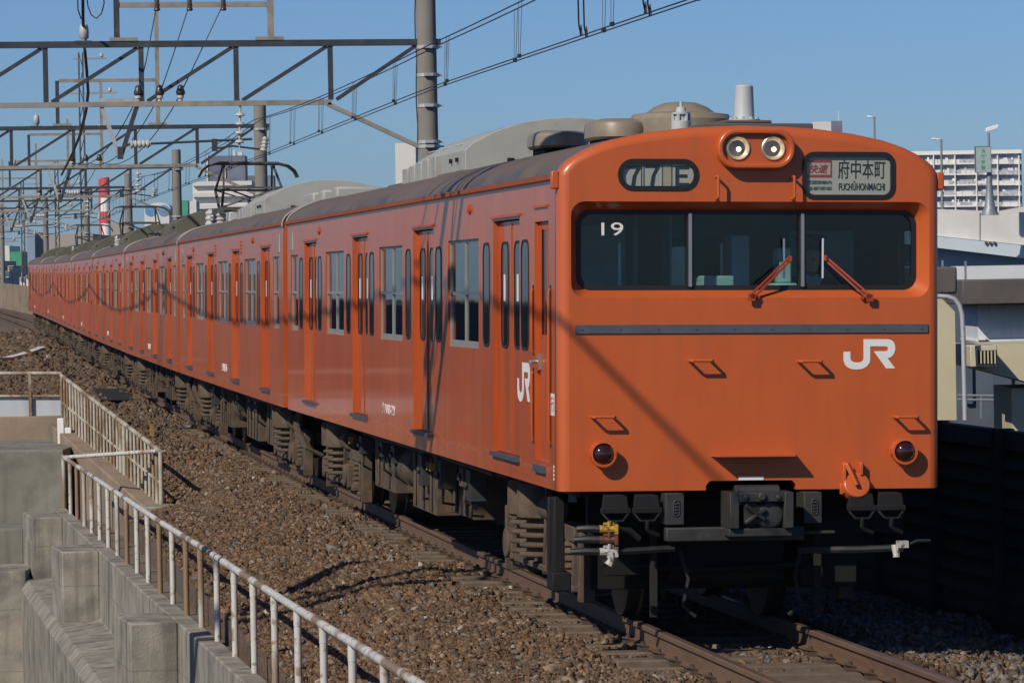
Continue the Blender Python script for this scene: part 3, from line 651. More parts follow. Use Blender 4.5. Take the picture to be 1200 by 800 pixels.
def make_lead_car():
    root = empty('train_car'); L1 = 19.5
    cs = [2.42+PITCH_D*k for k in range(4)]; wm = [2.42+PITCH_D*(k+.5)-.08 for k in range(3)]; we = [(18.66, .86)]
    crew = (.44, 1.06, 1.25, 3.02)
    holes = body_common(root, cs, wm, we, 0, None) + [crew]
    R0 = .075                                              # rounding of the front corners
    b = MB(); flank(b, -HW, .12, L1-.03, ZB, ZG, holes, .048, -1)
    flank(b, HW, .12, L1-.03, ZB, ZG, [(c-.88, c+.88, 2.03, 2.93) for c in wm]+[(.5, 1.0, 2.1, 2.95)], .05, 1)
    end_plate(b, L1-.03, True)
    b.add([(-HW, .12, ZB), (HW, .12, ZB), (HW, L1-.03, ZB), (-HW, L1-.03, ZB)], [(3, 2, 1, 0)])
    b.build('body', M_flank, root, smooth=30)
    make_roof(root, .16, L1-.03); make_gutter(root, .06, L1-.03)
    for x in (-HW-.018, HW+.018):
        ge = MB(); ge.cbox((x, .07, 3.305), (.055, .06, .13)); ge.build('gutter_end', M_front, root, bevel=.01)
    # ---- front mask: outline rings rolled back round the corners, plate with the recess, notch and lamp openings
    outl = [(-HW, ZB), (-.335, ZB), (-.335, 1.095), (-.305, 1.128), (.305, 1.128), (.335, 1.095), (.335, ZB), (HW, ZB)] + TOP
    def inset(d):
        res = []
        for x, z in outl:
            if abs(x) > .4 and z < ZG: res.append((math.copysign(HW-d, x), z))
            elif z >= ZG:
                k = (HW-d)/HW; res.append((x*k, ZG + (z-ZG)*(1-d/.38) if z > ZG else z))
            else: res.append((x, z))
        return res
    fm = MB(); rings = []
    for k in range(6):
        a = R_(90*k/5); rings.append((R0*(1-math.sin(a)), R0*(1-math.cos(a))))    # (inset, y)
    n = len(outl)
    stations = [(d, y) for d, y in rings[::-1]]            # from y=R0 (inset 0) ... reorder
    stations = sorted([(R0*(1-math.sin(R_(90*k/5))), R0*(1-math.cos(R_(90*k/5)))) for k in range(6)], key=lambda t: t[1])
    stations += [(0, .12), (0, .16)]
    vs = []
    for d, y in stations: vs += [(x, y, z) for x, z in inset(d)]
    fs = []
    for k in range(len(stations)-1):
        for i in range(n):
            j = (i+1) % n
            if k == len(stations)-2 and outl[i][1] < ZG-.001 and outl[j][1] < ZG-.001 and abs(outl[i][0]) > .4: continue
            fs.append((k*n+j, k*n+i, (k+1)*n+i, (k+1)*n+j))
    fm.add(vs, fs)
    recO = rrect(-1.325, 1.335, 2.455, 3.150, .10, 6)
    recI = rrect(-1.262, 1.258, 2.515, 3.082, .10, 6)
    d1o = rrect(-.975, -.390, 3.232, 3.452, .105, 6); d2o = rrect(.388, 1.075, 3.172, 3.508, .085, 6)
    front0 = inset(stations[0][0])
    fm.plate([front0, recO, d1o, d2o], (0, 0, 0), (1, 0, 0), (0, 0, 1))
    RD = .115
    m_ = len(recO); rvs = [(x, 0, z) for x, z in recO] + [(x, RD, z) for x, z in recI]
    fm.add(rvs, [(i, (i+1) % m_, m_+(i+1) % m_, m_+i) for i in range(m_)])
    fm.build('front_mask', M_front, root, smooth=38)
    # windscreen: rubber, three panes, two bright mullions
    ws = MB(); inn = rrect(-1.235, 1.231, 2.545, 3.058, .085, 6)
    ws.ring(rrect(-1.266, 1.262, 2.511, 3.086, .104, 6), inn, (0, RD+.02, 0), (1, 0, 0), (0, 0, 1), (0, -1, 0), .035)
    wso = ws.build('windscreen', M_rub, root)
    pn = MB(); pn.prism(rrect(-1.245, 1.241, 2.535, 3.068, .09, 6), (0, RD+.016, 0), (1, 0, 0), (0, 0, 1), (0, -1, 0), .006); pn.build('windscreen_pane', M_screen, wso)
    for x in (-.429, .408):
        mm = MB(); mm.box(x-.026, x+.026, RD-.022, RD+.024, 2.53, 3.07); o = mm.build('mullion', M_rub, wso)
        m2 = MB(); m2.box(x-.014, x+.010, RD-.034, RD-.0225, 2.535, 3.066); m2.build('mullion_cap', M_alu, o)
    text_mesh('19', .15, M_white, wso, 'run_number', FRONTM(-1.0, RD-.002+.009, 2.953), w=.160, h=.094)
    wr = MB()
    for s, x, z in ((-1, .268, 2.74), (1, .555, 2.74)): wr.mat(1).bar((x-.003, RD-.045, 2.595), (x+.003*s, RD-.03, 2.885), .014, .010)
    wr.build('wiper_blade', [M_trim, M_alu], wso)
    for (x0, z0), (x1, z1) in (((.007, 2.468), (.305, 2.737)), ((.868, 2.463), (.566, 2.743))):
        a = MB(); s = 1 if x1 > x0 else -1; nx, nz = (z1-z0), -(x1-x0); ln = math.hypot(nx, nz); nx, nz = nx/ln*.015, nz/ln*.015
        a.bar((x0+nx, -.035, z0+nz), (x1+nx*.7, RD-.062, z1+nz*.7), .012, .014); a.bar((x0-nx, -.035, z0-nz), (x1-nx*.7, RD-.062, z1-nz*.7), .012, .014)
        a.bar((x1, RD-.062, z1-.02), (x1, RD-.062, z1+.02), .05, .016)
        a.cyl((x0, .012, z0), (x0, -.05, z0), .024, n=12); a.cbox((x0-s*.01, -.04, z0-.012), (.05, .02, .05)); a.cyl((x0+s*.04, .012, z0-.012), (x0+s*.04, -.03, z0-.012), .013, n=8)
        a.build('wiper_arm', M_trim, root)
    # roller-blind boxes
    for nm, o_, zc, in (('number_blind', d1o, 0), ('destination_blind', d2o, 0)):
        xs = [p[0] for p in o_]; zs = [p[1] for p in o_]; x0, x1, z0, z1 = min(xs), max(xs), min(zs), max(zs); r = .105 if nm[0] == 'n' else .085
        q = MB(); q.ring(rrect(x0-.006, x1+.006, z0-.006, z1+.006, r+.006, 6), rrect(x0+.030, x1-.030, z0+.030, z1-.030, r-.030, 6), (0, .05, 0), (1, 0, 0), (0, 0, 1), (0, -1, 0), .056)
        qo = q.build(nm, M_rub, root)
        q = MB(); q.prism(rrect(x0+.01, x1-.01, z0+.01, z1-.01, r-.01, 6), (0, .018, 0), (1, 0, 0), (0, 0, 1), (0, 1, 0), .006); q.build('blind_sheet', M_sign, qo)
        q = MB(); q.prism(rrect(x0+.02, x1-.02, z0+.02, z1-.02, r-.02, 6), (0, .003, 0), (1, 0, 0), (0, 0, 1), (0, 1, 0), .003); q.build('blind_glass', M_lens, qo)
        P_ = .0155
        if nm[0] == 'n':
            s7 = [(-.5, .5), (.52, .5), (.52, .34), (.22, -.02), (.12, -.5), (-.16, -.5), (-.04, -.02), (.22, .32), (-.5, .32)]
            for xc, zc, w_, h_ in ((-.865, 3.337, .105, .155), (-.725, 3.343, .105, .155)):
                g = MB(); g.prism([(a*w_, c*h_) for a, c in s7], (xc, P_+.001, zc), (1, 0, 0), (0, 0, 1), (0, -1, 0), .0015); g.build('numeral', M_ink, qo)
            g = MB(); e = [(-.5, .5), (.5, .5), (.5, .34), (-.24, .34), (-.24, .08), (.38, .08), (.38, -.08), (-.24, -.08), (-.24, -.34), (.5, -.34), (.5, -.5), (-.5, -.5)]
            g.prism([(a*.10, c*.145) for a, c in e], (-.505, P_+.0005, 3.335), (1, 0, 0), (0, 0, 1), (0, -1, 0), .0015); g.build('letter', M_ink, qo)
            g = MB(); g.box(-.645, -.583, P_, P_+.0008, 3.262, 3.422); g.build('blind_strip', M_sigc, qo)
            g = MB()
            for x in (-.805, -.787, -.650, -.582): g.box(x-.003, x+.003, P_-.001, P_+.0006, 3.262, 3.424)
            g.build('blind_edge', M_ink, qo)
        else:
            g = MB(); g.box(.425, .608, P_, P_+.0012, 3.436, 3.452); g.box(.425, .608, P_, P_+.0012, 3.328, 3.347); g.box(.597, .608, P_, P_+.0012, 3.347, 3.436); g.build('blind_frame', M_inkr, qo)
            text_mesh('快速', .09, M_inkr, qo, 'lettering', FRONTM(.508, P_+.001, 3.391), w=.145, h=.064, shear=.25, weight=.001)
            text_mesh('府中本町', .12, M_ink, qo, 'lettering', FRONTM(.832, P_+.001, 3.388), w=.355, h=.138, weight=0)
            text_mesh('FUCHŪHONMACHI', .1, M_ink, qo, 'lettering', FRONTM(.832, P_+.001, 3.268), w=.345, h=.068, weight=.001)
            text_mesh('武蔵野線内', .05, M_inkg, qo, 'lettering', FRONTM(.515, P_+.001, 3.292), w=.185, h=.028, weight=.001)
            text_mesh('各駅停車', .05, M_inkg, qo, 'lettering', FRONTM(.515, P_+.001, 3.248), w=.185, h=.028, weight=.001)
    # headlight casing
    q = MB(); ho = rrect(-.262, .310, 3.385, 3.676, .140, 10); hi = rrect(-.222, .270, 3.425, 3.636, .103, 10)
    q.ring(ho, hi, (0, .03, 0), (1, 0, 0), (0, 0, 1), (0, -1, 0), .125)
    HZ = 3.535
    q.plate([hi, rrect(-.106-.088, -.106+.088, HZ-.088, HZ+.088, .0879, 8), rrect(.155-.088, .155+.088, HZ-.088, HZ+.088, .0879, 8)], (0, -.055, 0), (1, 0, 0), (0, 0, 1))
    hc = q.build('headlight_casing', M_front, root, bevel=.012)
    for x in (-.106, .155):
        q = MB(); q.mat(0).lathe((x, -.052, HZ), (0, -1, 0), [(.0885, -.03), (.0885, .012), (.082, .016), (.074, .004), (.074, -.03)], 28)
        ho_ = q.build('headlight', [M_alu], hc)
        q = MB(); n_ = 28; vs = []; pr = [(.078, -.052), (.068, -.030), (.045, -.008), (.022, .002), (.010, .004)]
        for r, y in pr:
            for i in range(n_): a = 2*math.pi*i/n_; vs.append((x+r*math.cos(a), y, HZ+r*math.sin(a)))
        q.add(vs, [(k*n_+i, k*n_+(i+1) % n_, (k+1)*n_+(i+1) % n_, (k+1)*n_+i) for k in range(4) for i in range(n_)] + [tuple(range(4*n_, 5*n_))]); q.build('reflector', M_refl, ho_, smooth=60)
        q = MB(); q.lathe((x+.012, .0, HZ-.006), (0, -1, 0), [(.014, 0), (.022, .01), (.018, .022), (.004, .028)], 12); q.build('bulb', M_bulb, ho_)
        q = MB(); q.lathe((x, -.056, HZ), (0, -1, 0), [(.0735, 0), (.0735, .003), (.06, .010), (.03, .016), (.003, .018)], 24); q.build('headlight_glass', M_lens, ho_)
    # grey rubbing strip, JR mark, lower label
    q = MB(); q.box(-1.296, 1.322, -.012, .004, 2.198, 2.260)
    for k in range(10): q.cyl((-1.25+k*.28, -.012, 2.229), (-1.25+k*.28, -.016, 2.229), .010, n=8)
    q.build('rubbing_strip', M_stripe, root)
    q = MB(); q.prism(jr_poly(.388), (.884, -.0015, 2.039), (1, 0, 0), (0, 0, 1), (0, -1, 0), .0015); q.build('operator_mark', M_white, root, smooth=0)
    q = MB(); q.prism([(x, z*.90) for x, z in jr_poly(.59)], (-HW-.0012, 1.567, 1.81), (0, -1, 0), (0, 0, 1), (-1, 0, 0), .0015); q.build('operator_mark', M_white, root, smooth=0)
    q = MB(); q.box(-.092, .092, -.006, .003, 1.131, 1.158); q.build('label_plate', M_white, root)
    # handles
    for x, z in ((-.38, 2.0), (.427, 1.992), (-1.10, 1.598), (1.147, 1.583)):
        q = MB(); q.tube([(x-.078, .01, z), (x-.078, -.095, z), (x-.07, -.105, z), (x+.07, -.105, z), (x+.078, -.095, z), (x+.078, .01, z)], .011, 8); q.build('handle', M_front, root)
    for x in (-.258, .306):
        q = MB(); q.tube([(x, .01, 3.17), (x, -.075, 3.17), (x, -.085, 3.18), (x, -.085, 3.32), (x, -.075, 3.33), (x, .01, 3.33)], .010, 8); q.build('handle', M_front, root)
    # tail lamps
    for x in (-1.104, 1.13):
        q = MB(); z = 1.332
        q.lathe((x, .01, z), (0, -1, 0), [(.09, 0), (.09, .085), (.096, .092), (.096, .10), (.080, .102), (.074, .09), (.074, .03)], 32); q.cbox((x-.10, -.05, z), (.02, .03, .03)); to = q.build('tail_lamp', M_front, root)
        q = MB(); q.lathe((x, -.04, z), (0, -1, 0), [(.0735, 0), (.0735, .035), (.066, .055), (.045, .072), (.02, .080), (.002, .082)], 32); q.build('tail_lens', M_tail, to)
    q = MB(); q.add([(-.30, .003, 1.322), (.33, .003, 1.322), (.30, -.15, 1.318), (-.27, -.15, 1.318), (-.30, .003, 1.305), (.33, .003, 1.305), (.30, -.15, 1.306), (-.27, -.15, 1.306)], [(0, 3, 2, 1), (4, 5, 6, 7), (0, 1, 5, 4), (1, 2, 6, 5), (2, 3, 7, 6), (3, 0, 4, 7)]); q.build('step_plate', M_front, root)
    # jumper socket cover
    q = MB(); q.box(.675, .70, -.06, .003, 1.03, 1.255); q.box(.80, .825, -.06, .003, 1.16, 1.255); q.box(.66, .69, -.03, .003, 1.02, 1.10)
    q.lathe((.775, -.02, 1.075), (0, -.92, .38), [(.10, -.04), (.105, .03), (.095, .055), (.03, .062)], 24); q.bar((.70, -.06, 1.25), (.77, -.10, 1.09), .055, .03)
    q.build('jumper_cover', M_front, root, bevel=.006)
    # crew door, its handrails and step
    q = MB(); x0 = -HW+.03; q.plate([[(-1.06, 1.25), (-.44, 1.25), (-.44, 3.02), (-1.06, 3.02)], [(-.90, 2.18), (-.62, 2.18), (-.62, 2.96), (-.90, 2.96)]], (x0, 0, 0), (0, -1, 0), (0, 0, 1))
    # y axis of the plate runs backwards, so mirror to the true span
    q.v = [(v[0], abs(v[1]), v[2]) for v in q.v]; co = q.build('crew_door', M_door, root)
    q = MB(); q.box(x0+.004, x0+.01, .60, .92, 2.16, 2.98); q.build('crew_door_window', M_dglass, co)
    q = MB(); q.box(x0-.01, x0-.001, .60, .625, 2.16, 2.98); q.box(x0-.01, x0-.001, .895, .92, 2.16, 2.98); q.build('crew_window_frame', M_door, co)
    q = MB(); q.tube([(-HW+.03, .98, 1.98), (-HW-.05, .98, 1.98), (-HW-.06, .90, 1.98)], .014, 8); q.cbox((-HW+.02, .97, 1.98), (.03, .05, .12)); q.build('door_lever', M_alu, co)
    for y in (.36, 1.12):
        for a, c in (((1.36, 2.0), (2.08, 2.52)) if y > 1 else ((1.36, 2.55),)) if False else (((1.36, 2.55),) if y < 1 else ((1.36, 1.93), (2.02, 2.55))):
            q = MB(); q.box(-HW-.001, -HW+.012, y-.035, y+.035, a, c); q.build('rail_recess', M_rub, root)
            q = MB(); q.tube([(-HW-.003, y, a+.03), (-HW-.012, y, a+.05), (-HW-.012, y, c-.05), (-HW-.003, y, c-.03)], .014, 8); q.build('handrail', M_door, root)
    q = MB(); q.box(-HW-.03, -HW+.02, .55, 1.0, 1.165, 1.215); q.build('crew_step', M_steelblue, root)
    q = MB(); q.box(-HW-.016, -HW-.001, .45, 1.05, 3.12, 3.14); q.build('rain_hood', M_door, root)
    q = MB(); q.box(-HW-.002, -HW-.0005, .19, .34, 1.60, 1.76); q.build('depot_plate', M_white, root)
    text_mesh('千ラ', .1, M_inkr, root, 'depot_mark', SIDEM(-HW-.0025, .265, 1.68), w=.11, h=.12)
    q = MB()
    for k in range(4): q.box(-HW-.0015, -HW-.0004, .20, .24, 1.13+.03*k, 1.15+.03*k)
    q.build('stencil', M_white, root)
    number_plate_text(root, 'クハ103-721', 9.73)
    # sides
    pk = [cs[0]-.92] + [c+s*1.01 for c in cs for s in (-1, 1)][1:-1] + [cs[3]+1.01]
    side_details(root, cs, wm, we, pk, True)
    q = MB(); q.box(-HW-.008, -HW-.001, 18.95-.15, 18.95+.15, 2.99, 3.22); q.build('side_board', M_sash, root, bevel=.01)
    eb = MB(); eb.tube([(HW+.008, L1-.03, 3.30)]+[(x*1.005, L1-.03, z+.006) for x, z in TOP]+[(-HW-.008, L1-.03, 3.30)], .018, 6); eb.build('roof_end_rib', M_rib, root)
    gg = MB(); gg.box(HW-.03, HW-.025, 4, 15.6, 2.0, 2.96); gg.box(HW-.03, HW-.025, .5, 1.0, 2.1, 2.95); gg.build('far_side_pane', M_glass, root)
    it = MB(); it.box(-1.33, 1.33, 1.75, 19.3, 1.14, 1.17); it.box(-1.3, 1.3, 1.75, 19.3, 3.22, 3.25); it.build('interior', M_sash, root)
    # cab: back wall with door and window openings, ceiling, floor, desk, apparatus
    q = MB(); q.plate([[(-1.36, 1.15), (1.36, 1.15), (1.36, 3.25), (-1.36, 3.25)], [(-.25, 2.25), (-.12, 2.25), (-.12, 2.9), (-.25, 2.9)], [(.02, 2.25), (.15, 2.25), (.15, 2.9), (.02, 2.9)], [(-.95, 2.35), (-.80, 2.35), (-.80, 2.8), (-.95, 2.8)]], (0, 1.72, 0), (1, 0, 0), (0, 0, 1))
    q.box(-1.36, 1.36, .14, 1.72, 3.20, 3.24); q.box(-1.36, 1.36, .14, 1.72, 1.12, 1.16); q.build('cab_lining', M_cabd, root)
    q = MB(); q.box(-.42, -.40, .9, 1.7, 1.2, 3.1); q.box(-.62, -.58, 1.3, 1.34, 1.2, 3.1); q.box(.02, .16, .75, 1.1, 1.2, 2.92); q.box(.60, 1.1, 1.3, 1.34, 1.2, 2.96); q.box(-1.2, -.7, 1.2, 1.24, 2.4, 3.0); q.build('cab_partition', M_cab, root, bevel=.01)
    q = MB(); q.box(-.29, -.06, .28, .6, 1.9, 2.615); q.box(.25, .42, .30, .7, 2.0, 2.56); q.box(.30, .40, .4, .6, 2.56, 2.82); q.box(.42, 1.2, .25, .7, 1.9, 2.45); q.build('cab_desk', M_desk, root, bevel=.015)
    q = MB()
    for x, z0, z1 in ((-.80, 2.5, 2.86), (-.02, 2.6, 2.86)): q.box(x, x+.02, .95, .97, z0, z1)
    q.build('cab_handrail', M_alu, root)
    # roof equipment
    roof_vent(root, -.60, 4.75, .46, .8, roof_z(.60)+.03, .15); roof_vent(root, -.36, 3.4, .44, .8, roof_z(.36)+.03, .17)
    q = MB(); q.lathe((.16, 3.3, 3.69), (0, 0, 1), [(.40, 0), (.42, .04), (.42, .20), (.39, .24), (.28, .255), (.22, .30), (.13, .335), (.02, .345)], 40); q.build('roof_ventilator', M_vent, root, smooth=25)
    q = MB(); q.box(-.28, .55, .35, 1.0, 3.68, 3.735); q.box(-.1, .25, .40, .9, 3.735, 3.76); ap = q.build('antenna_base', M_dconc, root, bevel=.01)
    q = MB(); q.lathe((.09, .62, 3.755), (0, 0, 1), [(.12, 0), (.12, .018), (.078, .022), (.076, .03), (.066, .262), (.058, .272), (.02, .276)], 28)
    for k in range(10): a = 2*math.pi*k/10; q.cyl((.09+.10*math.cos(a), .62+.10*math.sin(a), 3.772), (.09+.10*math.cos(a), .62+.10*math.sin(a), 3.79), .012, n=6)
    q.build('antenna', M_lgrey, ap)
    q = MB(); wz = roof_z(.33)-.01; q.lathe((-.33, .9, wz), (0, 0, 1), [(.075, 0), (.075, .085), (.068, .09), (.05, .092), (.05, .135), (.07, .138), (.07, .152), (.04, .156), (.035, .19), (.012, .195), (.012, .235)], 20)
    for k in range(6): a = 2*math.pi*k/6; q.cyl((-.33+.06*math.cos(a), .9+.06*math.sin(a), wz+.09), (-.33+.06*math.cos(a), .9+.06*math.sin(a), wz+.14), .013, n=6)
    q.build('whistle', M_lgrey, root)
    ac_unit(root, 9.55, M_ac)
    # running gear and underfloor
    make_bogie(root, 2.95, False); make_bogie(root, 16.65, False)
    for a, c, xo, z0, z1, rb in ((5.0, 5.3, 1.05, .30, 1.0, 2), (5.4, 6.9, .62, .36, .98, 0), (7.2, 8.5, 1.18, .42, .98, 2), (8.9, 10.6, 1.28, .36, 1.0, 3), (12.2, 13.9, 1.25, .40, 1.0, 2)): under_box(root, a, c, xo, z0, z1, ribs=rb)
    under_tank(root, 10.8, 12.0, .2, -.92, .72)
    q = MB(); q.box(-1.22, 1.22, .25, 19.4, 1.0, ZB-.003); q.box(-1.1, 1.3, .6, .66, .70, 1.0); q.build('underframe', M_under, root)
    coupler(root, -.02, -1); pipework(root, 4, 4.9, 15.0)
    q = MB(); q.box(-.66, .36, -.16, -.06, .70, .80); q.box(-.22, .22, -.20, -.05, .74, .82); q.box(.36, .60, -.13, -.06, .74, .765); q.build('coupler_beam', M_couple, root, bevel=.01)
    for x in (-.60, .42):
        q = MB(); q.box(x-.06, x+.075, -.14, .1, .82, 1.045); q.ring(rrect(x-.005, x+.045, .88, 1.0, .02, 3), rrect(x+.005, x+.035, .89, .99, .012, 3), (0, -.138, 0), (1, 0, 0), (0, 0, 1), (0, -1, 0), .01)
        for k in range(4): q.box(x+.005, x+.036, -.152, -.139, .90+k*.022, .91+k*.022)
        q.build('electric_plug', M_couple, root, bevel=.008)
    for x in (-1.02, -.79, .80, 1.02):
        q = MB(); q.add([(x-.10, -.10, .93), (x+.10, -.10, .93), (x+.07, .08, .93), (x-.07, .08, .93), (x-.085, -.09, 1.03), (x+.085, -.09, 1.03), (x+.06, .08, 1.04), (x-.06, .08, 1.04)], [(3, 2, 1, 0), (4, 5, 6, 7), (0, 1, 5, 4), (1, 2, 6, 5), (2, 3, 7, 6), (3, 0, 4, 7)])
        q.box(x-.11, x+.11, -.115, -.09, .905, .945)
        q.tube([(x-.10, -.10, .91), (x-.05, -.12, .85), (x+.05, -.12, .85), (x+.10, -.10, .91)], .011, 6); q.tube([(x, -.12, .85), (x, -.11, .79), (x+.02, -.10, .77), (x+.09, -.09, .74)], .018, 6)
        q.build('jumper_socket', M_under, root, bevel=.008)
    hose_set(root, -.12, -1.08)
    q = MB(); q.mat(0).tube([(.35, .02, .62), (.8, -.06, .62), (1.02, -.10, .63)], .028, 8); q.mat(1).cyl((1.02, -.10, .63), (1.11, -.10, .63), .026, n=10); q.cyl((1.05, -.12, .655), (1.05, -.14, .565), .026, n=10); q.cbox((1.10, -.12, .66), (.08, .06, .05)); q.mat(0).tube([(1.12, -.10, .64), (1.22, -.09, .68), (1.32, -.08, .68)], .014, 6); q.build('brake_hose', [M_hose, M_cockw], root)
    q = MB()
    for s in (-1, 1):
        q.box(s*.62-.025, s*.62+.025, .50, .54, .10, 1.0)
        q.tube([(s*.45, .35, .6), (s*.40, .30, .4), (s*.44, .3, .2), (s*.35, .3, .12)], .016, 6)
    q.box(-.6, .6, .52, .53, .88, .98); q.build('rail_guard', M_dustd, root)
    q = MB(); q.box(-.98, .98, 1.12, 1.24, .26, .80); q.box(-.42, .42, .72, .95, .34, .92); q.box(-.95, -.70, .62, .70, .40, .86); q.box(.52, .95, .62, .72, .30, .86); q.tube([(-.98, .66, .50), (-.3, .6, .44), (.3, .62, .46), (.98, .66, .52)], .03, 6); q.build('shade_block', M_under, root, bevel=.01)  # black mass added to keep the space under the nose dark
    q = MB(); q.box(-1.38, -1.30, .42, .54, .35, 1.0); q.box(-1.36, -1.28, .8, .86, .30, .98); q.cbox((-1.33, .48, .38), (.14, .2, .14)); q.build('step_iron', M_under, root, bevel=.01)
    return root

def place_car(o, Y0):
    a, b = TW(0, Y0, 0), TW(0, Y0+19.5, 0); dv = b-a
    o.location = a; o.rotation_euler = (math.atan2(dv.z, dv.y), CANT, -math.atan2(dv.x, dv.y))

GRP = 'cars of the orange commuter train'
lead = make_lead_car(); place_car(lead, 0)
tag(lead, 'leading orange train car with big windscreen and white JR mark on its front', 'train car', GRP)
mA = make_mid_car(number='モハ102-535', panto=False, acm=M_ac); mB = make_mid_car(number='モハ103-378', panto=True, acm=M_roofg)
mC = make_mid_car(number='モハ102-420', panto=False, acm=M_roofg)
cars = [mA, mB, mC, copy_tree(mB), copy_tree(mC), copy_tree(mB), copy_tree(mC)]
labs = ['second orange train car, coupled behind the leading car, grey cooler and boxes on its roof',
        'third orange train car from the front, carrying the nearest raised pantograph',
        'fourth orange train car from the front, between the two nearest pantographs',
        'fifth orange train car from the front, carrying the middle one of three pantographs',
        'sixth orange train car from the front, just beyond the middle pantograph',
        'seventh orange train car from the front, carrying the farthest pantograph',
        'rearmost orange train car at the far left end of the train']
for k, (o, lb) in enumerate(zip(cars, labs)): place_car(o, 20.0*(k+1)); tag(o, lb, 'train car', GRP)

# the driver, seated behind the right-hand pane
def make_person(loc):
    root = empty('person', loc)
    tag(root, 'person in dark driver uniform and blue shirt collar seated behind the right windscreen pane', 'person')
    V = [(0, 0, 0), (0, .02, .22), (0, 0, .42), (0, -.01, .52), (0, -.03, .60), (0, -.04, .70), (-.17, 0, .44), (.17, 0, .44), (-.25, -.10, .22), (.25, -.10, .22), (-.18, -.34, .14), (.18, -.34, .14), (-.17, -.42, .15), (.17, -.42, .15),
         (-.10, -.05, -.02), (.10, -.05, -.02), (-.13, -.45, .02), (.13, -.45, .02), (-.13, -.47, -.40), (.13, -.47, -.40), (-.13, -.60, -.43), (.13, -.60, -.43)]
    E_ = [(0, 1), (1, 2), (2, 3), (3, 4), (4, 5), (2, 6), (2, 7), (6, 8), (7, 9), (8, 10), (9, 11), (10, 12), (11, 13), (0, 14), (0, 15), (14, 16), (15, 17), (16, 18), (17, 19), (18, 20), (19, 21)]
    Rr = [.16, .16, .17, .065, .10, .085, .085, .085, .055, .055, .04, .04, .035, .035, .10, .10, .075, .075, .055, .055, .045, .045]
    me = bpy.data.meshes.new('body'); me.from_pydata(V, E_, []); o = bpy.data.objects.new('body', me); link(o, root); me.materials.append(M_unif)
    md = o.modifiers.new('skin', 'SKIN'); o.modifiers.new('sub', 'SUBSURF').levels = 2; o.modifiers['sub'].render_levels = 2
    me.skin_vertices.new() if not me.skin_vertices else None
    sv = me.skin_vertices[0].data
    for i, r in enumerate(Rr): sv[i].radius = (r, r*.85 if i < 3 else r)
    sv[0].use_root = True
    q = MB(); q.lathe((0, -.045, .56), (0, 0, 1), [(.03, -.02), (.06, .0), (.088, .06), (.098, .12), (.095, .17), (.07, .20)], 20); q.lathe((0, -.145, .645), (0, -1, -.3), [(.016, 0), (.012, .02), (.004, .03)], 8)
    for s in (-1, 1): q.lathe((s*.098, -.03, .65), (s, 0, 0), [(.03, -.01), (.03, .008), (.01, .012)], 8)
    q.build('face', M_skin, root, smooth=60)
    q = MB(); q.lathe((0, -.04, .735), (0, 0, 1), [(.103, 0), (.106, .05), (.13, .075), (.125, .09), (.02, .105)], 20); q.prism([(-.09, 0), (.09, 0), (.06, .07), (-.06, .07)], (0, -.12, .735), (1, 0, 0), (0, -1, -.2), (0, 0, 1), .012); q.build('cap', M_unif, root, smooth=40)
    q = MB(); q.add([(-.07, -.14, .50), (0, -.165, .38), (.07, -.14, .50), (0, -.10, .52), (-.05, -.08, .54), (.05, -.08, .54)], [(0, 1, 3), (1, 2, 3), (0, 3, 4), (2, 5, 3)]); q.build('collar', M_shirt, root)
    for s in (-1, 1):
        q = MB(); q.cbox((s*.17, -.45, .15), (.07, .07, .035))
        for k in range(4): q.tube([(s*.17-.028+k*.018, -.48, .155), (s*.17-.028+k*.018, -.53, .15), (s*.17-.028+k*.018, -.55, .125)], .009, 6)
        q.tube([(s*.17-s*.03, -.45, .15), (s*.17-s*.055, -.49, .145)], .010, 6); q.build('hand', M_skin, root)
    return root
make_person((.72, 1.0, 2.08))
q = MB(); q.box(.50, .94, .82, 1.22, 1.92, 2.0); q.box(.50, .94, 1.18, 1.26, 2.0, 2.5); q.cyl((.72, 1.0, 1.16), (.72, 1.0, 1.93), .05); q.build('driver_seat', M_seat, lead, bevel=.03)

# ================================================================== GROUND, BALLAST, TRACK
def bed_z(s, Y):
    """ballast surface (track frame) at offset s"""
    a = abs(s)
    if s < 0:
        dip = -.42*math.exp(-((Y-29.5)/3.0)**2)*float(np.interp(a, [1.45, 1.95, 3], [0, 1, 1]))
        z = np.interp(a, [0, 1.02, 1.10, 1.75, 2.35, 2.9, 3.4, 4.5, 8], [-.225, -.215, -.185, -.26, -.44, -.60, -.66, -.62, -.60])
        if Y > 30: z += np.interp(a, [1.45, 2.1, 2.7, 8], [0, .22, .72, .85])*min(1, (Y-30)/9)*float(np.interp(Y, [90, 150], [1, .35]))
        z += dip
    else: z = np.interp(a, [0, 1.02, 1.10, 1.8, 2.4, 3.2, 8], [-.225, -.215, -.19, -.24, -.32, -.40, -.42])
    return float(z)
def noise2(s, Y): return .020*math.sin(2.1*s+1.7*Y)+.018*math.sin(3.7*s-2.3*Y+1)+.012*math.sin(6.1*Y+2.2*s)

g = MB(); g.add([(-2500, -900, -6.5), (2500, -900, -6.5), (2500, 3500, -6.5), (-2500, 3500, -6.5)], [(0, 1, 2, 3)])
tag(g.build('ground', M_earth, smooth=0), kind='structure')

